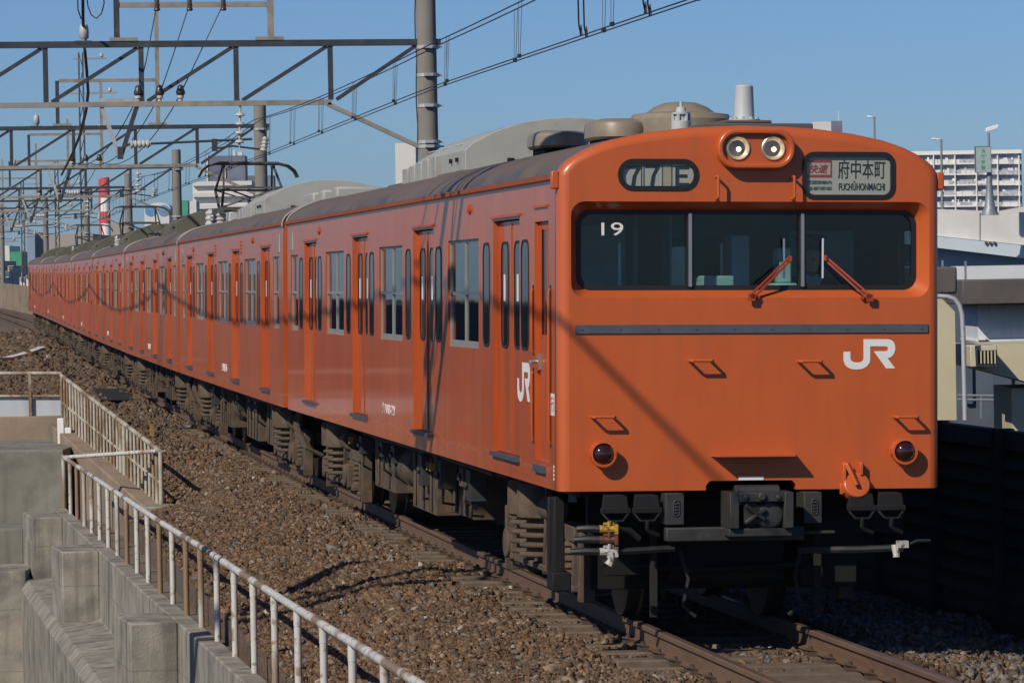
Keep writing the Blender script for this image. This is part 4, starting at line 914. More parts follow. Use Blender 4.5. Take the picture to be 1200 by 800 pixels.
def sheet(name, m, S0, S1, Ys, ns=40, zf=bed_z, skirt=None):
    b = MB(); vs = []; n = ns+1
    for Y in Ys:
        a0 = S0(Y) if callable(S0) else S0; a1 = S1(Y) if callable(S1) else S1
        for k in range(n):
            s = a0+(a1-a0)*k/ns; vs.append(TW(s, Y, zf(s, Y)+noise2(s, Y)))
    fs = [(k*n+i, k*n+i+1, (k+1)*n+i+1, (k+1)*n+i) for k in range(len(Ys)-1) for i in range(ns)]
    b.add(vs, fs)
    if skirt is not None:
        for col_, flip in ((0, False), (ns, True)):
            m_ = len(Ys); tp = [vs[k*n+col_] for k in range(m_)]; bt = [Vector((p.x, p.y, skirt)) for p in tp]
            b.add(tp+bt, [((k, k+1, m_+k+1, m_+k) if flip else (k+1, k, m_+k, m_+k+1)) for k in range(m_-1)])
    return b.build(name, m, smooth=60)
# railway bed: near part stops at the walkway, beyond the abutment it widens
YN = np.concatenate([np.arange(-14, 60, .5), np.arange(60, 440, 4)])
def left_edge(Y): return -3.02 if Y < 27 else (-3.02+(Y-27)*.25 if Y < 30 else (-2.3 if Y < 31 else (-2.3-(Y-31)*.115 if Y < 40 else (-7.0 if Y > 42 else -3.3-(Y-40)*1.9))))
bed = sheet('ballast_bed', M_bed, left_edge, 3.4, YN, 44, skirt=-6.5); tag(bed, kind='structure')

def pebbles(name, pts, sizes, tones, mt, label):
    n = len(pts)
    base = np.array([(-1, -1, -1), (1, -1, -1), (1, 1, -1), (-1, 1, -1), (-1, -1, 1), (1, -1, 1), (1, 1, 1), (-1, 1, 1)], float)*.5
    f0 = np.array([(3, 2, 1, 0), (4, 5, 6, 7), (0, 1, 5, 4), (1, 2, 6, 5), (2, 3, 7, 6), (3, 0, 4, 7)])
    V = base[None]*np.array([1, .8, .62])[None, None] + rng.normal(0, .17, (n, 8, 3))
    q = rng.normal(size=(n, 4)); q /= np.linalg.norm(q, axis=1)[:, None]; a, b, c, d = q.T
    Rm = np.stack([1-2*(c*c+d*d), 2*(b*c-a*d), 2*(b*d+a*c), 2*(b*c+a*d), 1-2*(b*b+d*d), 2*(c*d-a*b), 2*(b*d-a*c), 2*(c*d+a*b), 1-2*(b*b+c*c)], -1).reshape(n, 3, 3)
    V = np.einsum('nij,nkj->nki', Rm, V)*sizes[:, None, None] + pts[:, None]
    me = bpy.data.meshes.new(name); me.vertices.add(n*8); me.vertices.foreach_set('co', V.ravel())
    Fi = (f0[None]+8*np.arange(n)[:, None, None]).reshape(-1); me.loops.add(len(Fi)); me.loops.foreach_set('vertex_index', Fi)
    me.polygons.add(n*6); me.polygons.foreach_set('loop_start', np.arange(n*6)*4); me.polygons.foreach_set('loop_total', np.full(n*6, 4))
    at_ = me.attributes.new('tone', 'FLOAT_COLOR', 'POINT'); cols = np.ones((n, 8, 4)); cols[:, :, :3] = tones[:, None, :]; at_.data.foreach_set('color', cols.ravel())
    me.update(); me.validate(); me.materials.append(mt)
    o = bpy.data.objects.new(name, me); link(o); tag(o, label, 'ballast', kind='stuff'); return o
M_stone = bpy.data.materials.new('ballast stone'); M_stone.use_nodes = True
_n = M_stone.node_tree.nodes; _l = M_stone.node_tree.links; _b = _n['Principled BSDF']; _b.inputs['Roughness'].default_value = .9; _b.inputs['Specular IOR Level'].default_value = .25
_a = _n.new('ShaderNodeAttribute'); _a.attribute_name = 'tone'; _x = _n.new('ShaderNodeTexNoise'); _x.inputs['Scale'].default_value = 60
_tc = _n.new('ShaderNodeTexCoord'); _l.new(_tc.outputs['Object'], _x.inputs['Vector']); _m = _n.new('ShaderNodeMixRGB'); _m.blend_type = 'MULTIPLY'; _m.inputs[0].default_value = .5
_l.new(_a.outputs['Color'], _m.inputs[1]); _l.new(_x.outputs[0], _m.inputs[2]); _l.new(_m.outputs[0], _b.inputs['Base Color'])

def scatter(n, s0, s1, Y0, Y1, size, power=1.0):
    P, S, T = [], [], []
    u = rng.random(n); Ys = Y0+(Y1-Y0)*u**power; ss = s0+(s1-s0)*rng.random(n)
    for s, Y in zip(ss, Ys):
        if s < 0 and s < left_edge(Y)+.03: continue
        if abs(abs(s)-.535) < .085: continue
        if abs(s) < 1.0 and abs(((Y-.12)/.58+.5) % 1.0-.5) < .21 and rng.random() < .72: continue      # sleepers stay mostly clear
        z = bed_z(s, Y)+noise2(s, Y)+rng.uniform(-.01, .022); P.append(TW(s, Y, z)); S.append(size*rng.lognormal(0, .33)*(1+max(0, Y-20)*.012))
        near = abs(abs(s)-.53) < .9
        t = rng.random()
        if t < .50: c = np.array((.195, .118, .068))
        elif t < .76: c = np.array((.125, .085, .055))
        elif t < .92: c = np.array((.27, .19, .125))
        elif t < .985: c = np.array((.20, .18, .155))
        else: c = np.array((.42, .39, .35))
        if s > 1.2 and rng.random() < .5: c = np.array((.22, .205, .185))
        c = c*.88; T.append(c*rng.uniform(.65, 1.4) if Y < 38 else (c*.6+np.array((.15, .115, .085))*.4)*rng.uniform(.85, 1.15))
    return P, S, T
P_, S_, T_ = [], [], []
for a in ((60000, -3.05, -.62, -7, 9, .030), (70000, -3.3, -.62, 8, 34, .032, 1.25), (26000, -4.6, -.6, 32, 75, .038, 1.3), (22000, -7, -.7, 60, 170, .05, 1.3), (10000, -.45, .45, -6, 2.5, .031), (3000, -.45, .45, 2, 12, .04), (28000, .62, 3.2, -6, 7, .032)):
    p, s, t = scatter(*a); P_ += p; S_ += s; T_ += t
pebbles('ballast_stones', np.array(P_), np.array(S_), np.array(T_), M_stone, 'loose crushed stone ballast, rusty brown, beside and between the rails')

def rail(s, name, label):
    prof = [(-.064, -.153), (.064, -.153), (.064, -.143), (.012, -.128), (.009, -.05), (.034, -.036), (.034, -.008), (.026, 0), (-.026, 0), (-.034, -.008), (-.034, -.036), (-.009, -.05), (-.012, -.128), (-.064, -.143)]
    Ys = list(np.arange(-14, 60, 2.0)) + list(np.arange(60, 440, 5.0)); n = len(prof); b = MB(); vs = []
    for Y in Ys: vs += [TW(s+x, Y, z) for x, z in prof]
    b.add(vs, [])
    for k in range(len(Ys)-1):
        for i in range(n):
            b.mi = 1 if i in (7,) else 0
            b.f.append([k*n+i, k*n+(i+1) % n, (k+1)*n+(i+1) % n, (k+1)*n+i]); b.m.append(b.mi)
    b.f.append(list(range(n))); b.m.append(0)
    o = b.build(name, [M_rail, M_railtop], smooth=0); tag(o, label, 'rail'); return o
rail(-.567, 'rail', 'rusty steel rail under the near side wheels, left of the pair')
rail(.567, 'rail', 'rusty steel rail under the far side wheels, beside the dark louvred wall')

sl_ = empty('sleeper'); q = MB()
q.hexa([(-1.0, -.13, -.33), (1.0, -.13, -.33), (1.0, .13, -.33), (-1.0, .13, -.33), (-.99, -.105, -.165), (.99, -.105, -.165), (.99, .105, -.165), (-.99, .105, -.165)]); q.build('sleeper_block', M_sleep, sl_, bevel=.012)
for s in (-1, 1):
    for e in (-1, 1):
        q = MB(); x = s*.567+e*.095; q.box(x-.035, x+.035, -.05, .05, -.166, -.135); q.cyl((x, 0, -.135), (x, 0, -.095), .018, n=6); q.tube([(x-e*.03, -.035, -.128), (x+e*.03, -.03, -.118), (x+e*.035, .03, -.118), (x-e*.03, .035, -.128)], .009, 5); q.build('rail_clip', M_clip, sl_)
for k in range(-10, 84):
    Y = .12+.58*k; o = sl_ if k == -10 else copy_tree(sl_)
    o.location = TW(0, Y, 0); dv = TW(0, Y+1, 0)-TW(0, Y-1, 0); o.rotation_euler = (0, CANT, -math.atan2(dv.x, dv.y))
    tag(o, 'dusty concrete sleeper half buried in brown ballast under the two rails', 'sleeper', 'concrete sleepers under the track')
q = MB(); q.box(-.20, .20, -.16, .16, -.10, 0); q.box(-.17, .17, -.13, .13, .0, .012); o = q.build('marker_block', mat('pale yellow block', (.50, .42, .22), .8), bevel=.01); o.location = TW(-.05, 6.6, -.05); tag(o, 'pale yellow block lying between the rails under the leading car', 'block')
def atz(px, py, z):
    v = D + RT*((px-600)/F) - UP*((py-400)/F); return CAM + v*((z-CAM.z)/v.z)
def on_bed(px, py):
    v = D + RT*((px-600)/F) - UP*((py-400)/F); lo, hi = 30.0, 220.0
    for _ in range(48):
        m = (lo+hi)/2; p = CAM+v*m; a, b = trk(p.y); sd = p.x-a
        if p.z-b+sd*CANT > bed_z(sd, p.y): lo = m
        else: hi = m
    return CAM+v*lo
q = MB(); q.box(-.035, .035, -.035, .035, -.25, .20); q.box(-.04, .04, -.04, .04, .20, .225); o = q.build('marker_stake', mat('ochre stake', (.30, .17, .04), .8), bevel=.004); o.location = on_bed(178, 511); tag(o, 'short ochre stake standing in ballast behind the farther railing', 'stake')
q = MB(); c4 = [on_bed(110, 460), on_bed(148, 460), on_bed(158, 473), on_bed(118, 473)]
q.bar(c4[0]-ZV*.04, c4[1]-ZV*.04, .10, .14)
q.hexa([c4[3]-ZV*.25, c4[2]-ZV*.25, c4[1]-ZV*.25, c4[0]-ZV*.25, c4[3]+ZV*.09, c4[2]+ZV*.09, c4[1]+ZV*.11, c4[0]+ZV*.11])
tag(q.build('shadow_slab', M_shadow, bevel=.01), 'shadow black shade slab laid for a shadow on the ballast beyond the railing', 'shade slab')  # dark slab laid where only a shadow falls beyond the railing
q = MB(); pts = [on_bed(*c)+ZV*.10 for c in ((-60, 427), (-20, 426), (8, 425), (24, 421), (40, 415), (50, 411))]
for a, b in zip(pts, pts[1:]): q.bar(a, b, .32, .16)
tag(q.build('cable_trough', M_concl), 'pale concrete trough line bending across the far ballast', 'trough')

# ================================================================== LEFT: PARAPET, RAILINGS, ABUTMENT
RL = [(31.414, -3.532, .047), (18.296, -3.338, .065), (13.755, -3.271, .073), (9.18, -3.203, .103), (5.855, -3.154, .109), (2.794, -3.109, .123), (-.179, -3.065, .141), (-1.79, -3.041, .157), (-4.07, -3.007, .169), (-13, -2.88, .20)]
_y = np.array([p[0] for p in RL])[::-1]; _x = np.array([p[1] for p in RL])[::-1]; _z = np.array([p[2] for p in RL])[::-1]
def rl(Y): return Vector((float(np.interp(Y, _y, _x)), Y, float(np.interp(Y, _y, _z))))
HR = .78
ra = empty('railing', rl(0)-Vector((0, 0, HR))); tag(ra, 'long near railing of rusty white pipe posts along the concrete parapet', 'railing', 'pipe railings')
def local(o, p): return Vector(p)-o.location
q = MB(); Ys = list(np.linspace(31.414, -12, 50)); q.tube([local(ra, rl(Y)) for Y in Ys], .032, 10)
for Y in np.arange(-11.2, 31, 1.56*2): p = local(ra, rl(Y)); t = (rl(Y+.1)-rl(Y-.1)).normalized(); q.cyl(p-t*.05, p+t*.05, .0345, n=10)
q.build('top_rail', M_post, ra, smooth=60)
k = 0; Y = 31.35
while Y > -11:
    q = MB(); p = local(ra, rl(Y)); h = MB(); q.cyl(p+Vector((0, 0, -HR-.22)), p+Vector((0, 0, -.025)), .029, n=10); q.cyl(p+Vector((0, 0, -.13)), p+Vector((0, 0, -.02)), .0315, n=10); q.build('post', M_post, ra, smooth=60); Y -= 1.545
p0, p1 = rl(31.2), Vector((-2.26, 29.2, .195))
q = MB(); q.tube([local(ra, p0+Vector((.02, 0, .0))), local(ra, p1)], .032, 10); q.build('cross_rail', M_post, ra, smooth=60)

rb = empty('railing', (-2.24, 28.97, -.56)); tag(rb, 'farther railing of many thin vertical pipes climbing beside the ballast', 'railing', 'pipe railings')
A0, A1 = Vector((-2.222, 28.985, .194)), Vector((-3.18, 39.291, 1.105)); nB = 30
q = MB(); q.tube([local(rb, A0), local(rb, A1)], .036, 10); q.build('top_rail', M_post2, rb, smooth=60)
q = MB(); q.tube([local(rb, A0-Vector((0, 0, .47))), local(rb, A1-Vector((0, 0, .47)))], .022, 8); q.build('mid_rail', M_post2, rb, smooth=60)
for k in range(nB+1):
    p = A0.lerp(A1, k/nB); q = MB(); r = .034 if k % 10 in (0, 1) and k < 12 else .024; q.cyl(local(rb, p-Vector((0, 0, .78+.05))), local(rb, p-Vector((0, 0, .01))), r, n=8); q.build('post', M_post2, rb, smooth=60)
# sloping kerb wall under the farther railing, with the end block
q = MB()
for a, b in ((A0, A1),):
    n_ = (b-a).normalized(); sd = Vector((n_.y, -n_.x, 0)).normalized()*.34
    za, zb_ = a.z-.80, b.z-.80
    P0, P1 = Vector((a.x, a.y, za)), Vector((b.x, b.y, zb_))
    q.hexa([Vector((*(P0-sd*.75).xy, -6.4)), Vector((*(P0+sd*.25).xy, -6.4)), Vector((*(P1+sd*.25).xy, -6.4)), Vector((*(P1-sd*.75).xy, -6.4)), P0-sd*.75, P0+sd*.25, P1+sd*.25, P1-sd*.75])
tag(q.build('kerb_wall', M_concb, bevel=.02), 'sloping brown concrete kerb wall carrying the farther railing', 'wall')
q = MB(); q.box(-2.50, -2.02, 28.55, 29.25, -1.6, -.58); tag(q.build('end_block', M_conc, bevel=.03), 'square concrete end block at the foot of the farther railing', 'block')

# parapet with ledge and buttresses
def para_pts(dx, dz, Ys): return [rl(Y)+Vector((dx, 0, dz)) for Y in Ys]
Yp = np.linspace(-13, 31.6, 34); q = MB(); n_ = 8; vs = []
for Y in Yp:
    b = rl(Y); zt = b.z-HR
    vs += [Vector((b.x+.03, Y, -6.4)), Vector((b.x+.03, Y, zt)), Vector((b.x-.17, Y, zt)), Vector((b.x-.18, Y, zt-.86)), Vector((b.x-.70, Y, zt-.90)), Vector((b.x-.80, Y, zt-1.02)), Vector((b.x-.81, Y, -6.4))]
n_ = 7
q.add(vs, [(k*n_+i, (k+1)*n_+i, (k+1)*n_+i+1, k*n_+i+1) for k in range(len(Yp)-1) for i in range(n_-1)] + [tuple(range(n_)), tuple(range(len(vs)-1, len(vs)-n_-1, -1))])
tag(q.build('parapet_wall', M_conc, bevel=.015, smooth=25), 'long grey concrete parapet with a lower ledge beneath the near railing', 'wall')
for Y0, Y1, wd, lb in ((29.0, 30.6, .50, 'grey concrete buttress farthest along the parapet, topmost in the photo'), (21.4, 22.7, .53, 'middle grey concrete buttress standing on the parapet ledge'), (10.4, 11.7, .53, 'nearest grey concrete buttress on the parapet ledge, with tan top')):
    a, b = rl(Y0), rl(Y1); za, zb_ = a.z-HR, b.z-HR; q = MB(); e = .06
    q.hexa([Vector((a.x-.17-wd+e, Y0, za-.93)), Vector((a.x-.172, Y0, za-.93)), Vector((b.x-.172, Y1, zb_-.93)), Vector((b.x-.17-wd, Y1, zb_-.93)), Vector((a.x-.17-wd+e, Y0, za+.004)), Vector((a.x-.172, Y0, za+.004)), Vector((b.x-.172, Y1, zb_+.004)), Vector((b.x-.17-wd, Y1, zb_+.004))])
    tag(q.build('buttress', M_conc, bevel=.018), lb, 'buttress', 'buttresses along the parapet')
# walkway of trough lids between parapet and ballast
q = MB()
for k in range(70):
    Y = -12+.62*k; a, b = rl(Y+.008), rl(Y+.612); wd = .50 if Y < 26.5 else max(.1, .50-(Y-26.5)*.08)
    if Y > 30.5: break
    dz = -HR-.13+.006*math.sin(k*2.3); q.hexa([Vector((a.x+.06, a.y, a.z+dz-.06)), Vector((a.x+wd, a.y, a.z+dz-.06)), Vector((b.x+wd, b.y, b.z+dz-.06)), Vector((b.x+.06, b.y, b.z+dz-.06)), Vector((a.x+.06, a.y, a.z+dz)), Vector((a.x+wd, a.y, a.z+dz)), Vector((b.x+wd, b.y, b.z+dz)), Vector((b.x+.06, b.y, b.z+dz))])
for Y in Yp[:-1]:
    a, b = rl(Y), rl(Y+(Yp[1]-Yp[0])); q.hexa([Vector((a.x+.035, a.y, -6.4)), Vector((a.x+.55, a.y, -6.4)), Vector((b.x+.55, b.y, -6.4)), Vector((b.x+.035, b.y, -6.4)), Vector((a.x+.035, a.y, a.z-HR-.20)), Vector((a.x+.55, a.y, a.z-HR-.20)), Vector((b.x+.55, b.y, b.z-HR-.20)), Vector((b.x+.035, b.y, b.z-HR-.20))])
tag(q.build('walkway', M_lid, smooth=0), kind='structure')

# abutment walls that face the camera, and the panelled fence on top
def vslab(mb, x0, x1, y0, y1, dep, th):
    a, b = at(x0, y1, dep), at(x1, y1, dep); t = at(x0, y0, dep); h = t.z-a.z
    ax = RH*((b-a).dot(RH)); return mb.obox(Vector((a.x, a.y, a.z)), ax, DH*th, ZV*h)
q = MB(); vslab(q, -110, 74, 490, 529, 66.3, .5); vslab(q, -110, 74, 526, 529, 66.15, .15); tag(q.build('abutment_wall', M_concb, bevel=.02), 'stained brown concrete abutment wall below the panelled fence', 'wall')
q = MB(); a = at(-110, 530, 62.0); b = at(74, 530, 62.0); q.obox(Vector((a.x, a.y, -6.4)), RH*((b-a).dot(RH)), DH*4.2, ZV*(a.z+6.4)); tag(q.build('abutment_wall', M_concd, bevel=.02), 'dark mossy concrete wall under the brown abutment wall', 'wall')
q = MB(); a = at(-110, 622, 57.3); b = at(27, 622, 57.3); q.obox(Vector((a.x, a.y, -6.4)), RH*((b-a).dot(RH)), DH*1.6, ZV*(a.z+6.4)); 
tag(q.build('wing_wall', M_concd, bevel=.02), 'low mossy wing wall left of the farthest buttress', 'wall')
q = MB(); a = at(-110, 671, 55.6); b = at(30, 671, 55.6); q.obox(Vector((a.x, a.y, -6.4)), RH*((b-a).dot(RH)), DH*1.5, ZV*(a.z+6.4)); tag(q.build('wing_wall', M_conc, bevel=.02), 'pale grey lower wing wall at the bottom left corner', 'wall')
pf = empty('panel_fence', at(0, 490, 66.4)); tag(pf, 'low pipe fence with pale blue grey panels on the brown wall', 'fence')
def lp(p): return p-pf.location
for (x0, x1) in ((-110, -40), (-38.5, 34.2), (37.5, 73)):
    q = MB(); a, b = at(x0, 489, 66.4), at(x1, 489, 66.4); h = at(x0, 467, 66.4).z-a.z; q.obox(lp(a), RH*((b-a).dot(RH)), DH*.04, ZV*h); q.build('panel', M_bwhite if False else mat('fence panel', (.42, .46, .50), .5, var=.08, vscale=1.5, streak=[((.28, .29, .29), 3, .55, .75, .5, (1, 1, .15))]), pf, bevel=.005)
for y, r in ((437.5, .035), (464, .022)):
    q = MB(); q.tube([lp(at(-110, y, 66.35)), lp(at(72, y, 66.35))], r, 8); q.build('pipe_rail', M_post2, pf, smooth=60)
for x in (-39, 35.5):
    q = MB(); a, b = at(x, 490, 66.33), at(x, 437, 66.33); q.bar(lp(a), lp(Vector((a.x, a.y, b.z))), .045, .045); q.build('post', M_post2, pf)
for x, lb in ((71.5, 'white box hanging below the far end of the thin railing, left one'), (80, 'white box hanging below the far end of the thin railing, right one')):
    q = MB(); a = at(x-3.8, 525-(0 if x < 75 else -3), 64.5); b = at(x+3.8, 525, 64.5); h = at(x, 491 if x < 75 else 499, 64.5).z-at(x, 526, 64.5).z; q.obox(a, RH*((b-a).dot(RH)), DH*.12, ZV*h); tag(q.build('junction_box', M_white, bevel=.01), lb, 'box', 'white boxes under the railing')

# ================================================================== RIGHT: NOISE WALL, VIADUCT, STREET
def nwall(name, Y0, Y1, s, z0, z1, m, label, step=2.0, louvre=True):
    root = empty(name, TW(s, Y0, z0)); tag(root, label, 'wall')
    def lo(p): return p-root.location
    Ys = np.arange(Y0, Y1+.01, step); q = MB()
    for a, b in zip(Ys, Ys[1:]):
        p, r = TW(s, a, z0), TW(s, b, z0)
        if louvre:
            nz = 11; h = (z1-z0)/nz
            for k in range(nz):
                za, zb = z0+k*h, z0+(k+1)*h
                q.hexa([lo(TW(s, a, za)), lo(TW(s+.09, a, za)), lo(TW(s+.09, b, za)), lo(TW(s, b, za)), lo(TW(s+.045, a, zb-.01)), lo(TW(s+.09, a, zb)), lo(TW(s+.09, b, zb)), lo(TW(s+.045, b, zb-.01))])
        else: q.hexa([lo(TW(s, a+.02, z0)), lo(TW(s+.15, a+.02, z0)), lo(TW(s+.15, b-.02, z0)), lo(TW(s, b-.02, z0)), lo(TW(s, a+.02, z1)), lo(TW(s+.15, a+.02, z1)), lo(TW(s+.15, b-.02, z1)), lo(TW(s, b-.02, z1))])
    q.build('wall_panel', m, root, smooth=0)
    for a in Ys:
        q = MB(); q.hexa([lo(TW(s-.05, a-.06, z0)), lo(TW(s+.12, a-.06, z0)), lo(TW(s+.12, a+.06, z0)), lo(TW(s-.05, a+.06, z0)), lo(TW(s-.05, a-.06, z1+.01)), lo(TW(s+.12, a-.06, z1+.01)), lo(TW(s+.12, a+.06, z1+.01)), lo(TW(s-.05, a+.06, z1+.01))]); q.build('wall_post', m, root, smooth=0)
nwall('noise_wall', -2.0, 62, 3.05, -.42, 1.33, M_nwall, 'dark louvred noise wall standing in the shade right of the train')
nwall('noise_wall', 150, 420, 3.1, -.5, 1.55, M_concb, 'tan concrete noise wall curving behind the far end of the train', 6.0, False)

DEP = 95.0
def V(px, py, dep): return at(px, py, dep)
def vbox(mb, x0, x1, y0, y1, dep, th, o=Vector((0, 0, 0))):
    a = at(x0, y1, dep); b = at(x1, y1, dep); t = at(x0, y0, dep)
    return mb.obox(a-o, RH*((b-a).dot(RH)), DH*th, ZV*(t.z-a.z))
# lower viaduct behind the wall
q = MB(); vbox(q, 1128, 1330, 328, 357, 90, 6); tag(q.build('viaduct_beam', M_dconc, bevel=.03), 'dark concrete viaduct edge beam above the white girder', 'beam')
gw = empty('girder', at(1250, 400, 91)); tag(gw, 'pale steel box girder under the dark viaduct beam', 'girder'); o_ = gw.location
q = MB(); vbox(q, 1146, 1330, 357.5, 398, 91, 3, o_); q.build('girder_web', M_girdw, gw)
q = MB(); vbox(q, 1144, 1330, 398.2, 400.5, 90.8, 3.2, o_); q.build('girder_flange', M_white, gw)
for x in (1160, 1178, 1196, 1214, 1232):
    q = MB(); vbox(q, x, x+1.5, 358, 363, 90.9, .09, o_); q.build('stiffener', M_lamp, gw)
q = MB(); vbox(q, 1147, 1155, 393, 398.5, 90.6, .3, o_); q.build('bearing', M_white, gw)
pr = empty('viaduct_pier', at(1200, 480, 69.6)); tag(pr, 'cream concrete pier head with sloped underside and louvred box', 'pier'); o_ = pr.location
q = MB(); P4 = [at(1137, 405, 69.6), at(1330, 398, 69.6), at(1330, 480, 69.6), at(1137, 430, 69.6)]
q.add([p-o_ for p in P4]+[p+DH*3-o_ for p in P4], [(0, 3, 2, 1), (4, 5, 6, 7), (0, 1, 5, 4), (1, 2, 6, 5), (2, 3, 7, 6), (3, 0, 4, 7)]); q.build('pier_head', M_cream, pr)
q = MB(); vbox(q, 1188, 1330, 455, 640, 69.9, 2.6, o_); q.build('column', M_cream, pr)
vb = MB(); vbox(vb, 1137, 1169, 405, 430, 68.4, 1.3, o_); vbo = vb.build('vent_box', M_cream, pr, bevel=.02)
vb = MB(); vbox(vb, 1146.5, 1168, 410.5, 426.5, 68.38, .06, o_); vb.build('vent_opening', M_under, vbo)
vb = MB()
for k in range(5): vbox(vb, 1149.2+k*4.1, 1150.6+k*4.1, 411, 426, 68.32, .09, o_)
vb.build('vent_slat', M_cream, vbo)
q = MB(); a = at(1090, 488, 70)
pts = [(1088, 345), (1104, 350), (1119, 365), (1121, 492), (1088, 492)]; pa = [at(x, y, 70) for x, y in pts]
q.add(pa+[p+DH*1.0 for p in pa], [(4, 3, 2, 1, 0), (5, 6, 7, 8, 9)]+[(i, (i+1) % 5, 5+(i+1) % 5, 5+i) for i in range(5)]); tag(q.build('concrete_pillar', M_cream), 'cream concrete pillar with a sloped top right beside the train', 'pillar')
q = MB(); vbox(q, 1080, 1122, 313, 345, 74, 4); tag(q.build('pier_cap', M_dconc, bevel=.05), 'dark pier cap above the cream pillar', 'pier cap')
q = MB(); pts = [(1098, 347), (1110, 347.5), (1118, 350), (1124, 357), (1127.5, 368), (1129, 400), (1131, 492)]; q.tube([at(x, y, 68) for x, y in pts], .045, 10); tag(q.build('drain_pipe', M_galv, smooth=60), 'pale curved drain pipe running down beside the cream pillar', 'pipe')
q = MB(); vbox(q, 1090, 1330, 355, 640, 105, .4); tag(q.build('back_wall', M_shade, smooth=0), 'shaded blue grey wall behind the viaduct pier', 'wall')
for k, (x0, x1) in enumerate(((1132, 1140), (1165, 1186))):
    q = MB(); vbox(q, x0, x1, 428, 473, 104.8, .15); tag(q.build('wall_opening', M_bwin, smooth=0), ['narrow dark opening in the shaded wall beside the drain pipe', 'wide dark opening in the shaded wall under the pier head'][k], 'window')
q = MB()
for y in (463, 468): q.tube([at(1122, y, 84), at(1188, y+1, 84)], .03, 6)
for x in (1130, 1150, 1170): q.tube([at(x, 463, 84), at(x, 490, 84)], .025, 6)
tag(q.build('street_railing', M_lampm), 'low grey railing in the shade under the pier head', 'railing')
# elevated road
hw = empty('elevated_road', at(1200, 290, 250)); tag(hw, 'elevated road with white parapet and pale blue steel girder', 'road bridge'); o_ = hw.location
def slope_slab(mb, pts, dep, th): pa = [at(x, y, dep)-o_ for x, y in pts]; mb.add(pa+[p+DH*th for p in pa], [(3, 2, 1, 0), (4, 5, 6, 7), (0, 1, 5, 4), (1, 2, 6, 5), (2, 3, 7, 6), (3, 0, 4, 7)])
q = MB(); slope_slab(q, [(960, 240), (1400, 256), (1400, 308), (960, 262)], 250, .5); q.build('parapet', M_concl, hw, smooth=0)
q = MB(); slope_slab(q, [(960, 262.5), (1400, 308.5), (1400, 326), (960, 274)], 249.5, .6); q.build('edge_girder', mat('girder light', (.50, .58, .63), .6, var=.06, vscale=.3), hw, smooth=0)
q = MB(); slope_slab(q, [(960, 274), (1400, 326.5), (1400, 340), (960, 300)], 251, 9); q.build('box_girder', M_girder, hw, smooth=0)
q = MB(); slope_slab(q, [(960, 263), (1400, 300), (1400, 303), (960, 266)], 251.2, 9); q.build('deck', M_dconc, hw, smooth=0)
q = MB()
for x in (1148, 1261, 1035): slope_slab(q, [(x, 249), (x+.8, 249), (x+.8, 288), (x, 288)], 249.97, .04)
q.build('expansion_joint', M_dconc, hw, smooth=0)
q = MB()
for k in range(3): slope_slab(q, [(1154+k*5, 283), (1157+k*5, 283), (1156+k*5, 286), (1154.5+k*5, 286)], 249.3, .2)
q.build('bracket', M_dconc, hw, smooth=0)
q = MB(); slope_slab(q, [(1150, 262), (1400, 268), (1400, 206), (1150, 251)], 268, .5); q.build('far_parapet', M_concl, hw, smooth=0)
q = MB(); vbox(q, 1115, 1330, 312, 330, 190, .4); tag(q.build('fence_panel', M_girdw, smooth=0), 'pale blue grey screen fence under the elevated road', 'fence')
q = MB(); vbox(q, 1104, 1106, 305, 328, 150, .2); vbox(q, 1131, 1133, 306, 328, 150, .2); vbox(q, 1108, 1109, 312, 328, 150, .2); tag(q.build('post_pair', M_lampm, smooth=0), 'grey posts in front of the pale screen fence', 'posts')
def lamp(px, ytop, ybase, dep, arm, label, flare=False, r=.075):
    root = empty('street_lamp', at(px, ybase, dep)); tag(root, label, 'street lamp', 'street lamps on the elevated road'); o_ = root.location
    b = Vector((0, 0, 0)); h = at(px, ytop, dep).z-o_.z; q = MB()
    q.cyl(b, b+ZV*h, r*1.5 if not flare else .16, r, 10)
    if flare: q.lathe(b, (0, 0, 1), [(.62, 0), (.36, .5), (.22, 1.6), (.15, 3.4)], 12)
    q.build('lamp_post', M_lampm, root, smooth=60)
    k = dep/F; q = MB(); tip = b+ZV*h
    if flare:
        q.add([tip+RH*x*k+ZV*z*k+DH*y for x, z, y in ((-4, 1, -.2), (-3, 6, -.2), (11, 10, -.2), (12, 7, -.2), (9, 4, -.2), (-4, 1, .2), (-3, 6, .2), (11, 10, .2), (12, 7, .2), (9, 4, .2))], [(4, 3, 2, 1, 0), (5, 6, 7, 8, 9)]+[(i, (i+1) % 5, 5+(i+1) % 5, 5+i) for i in range(5)]); q.build('lamp_head', M_lampl, root, bevel=.03)
    else:
        q.bar(tip, tip+RH*arm*k*.4, .07); q.add([tip+RH*arm*k*x+ZV*z*k+DH*y for x, z, y in ((.25, -1.5, -.18), (.2, .6, -.18), (.9, 1.6, -.18), (1, -.4, -.18), (.25, -1.5, .18), (.2, .6, .18), (.9, 1.6, .18), (1, -.4, .18))], [(3, 2, 1, 0), (4, 5, 6, 7), (0, 1, 5, 4), (1, 2, 6, 5), (2, 3, 7, 6), (3, 0, 4, 7)]); q.build('lamp_head', M_lampl, root, bevel=.03)
    return root
lamp(1104.5, 163, 262, 262, -12, 'street lamp with a short arm in front of the apartment block')
lamp(1026.5, 137, 262, 300, -9, 'street lamp showing above the train roof line')
lf = lamp(1160, 156, 252, 246, 0, 'tall street lamp with flared foot carrying the green lettered sign', True)
sg = empty('road_sign', at(1152, 202, 245.6)); tag(sg, 'pale green board with vertical green lettering on the tall lamp post', 'sign'); o_ = sg.location
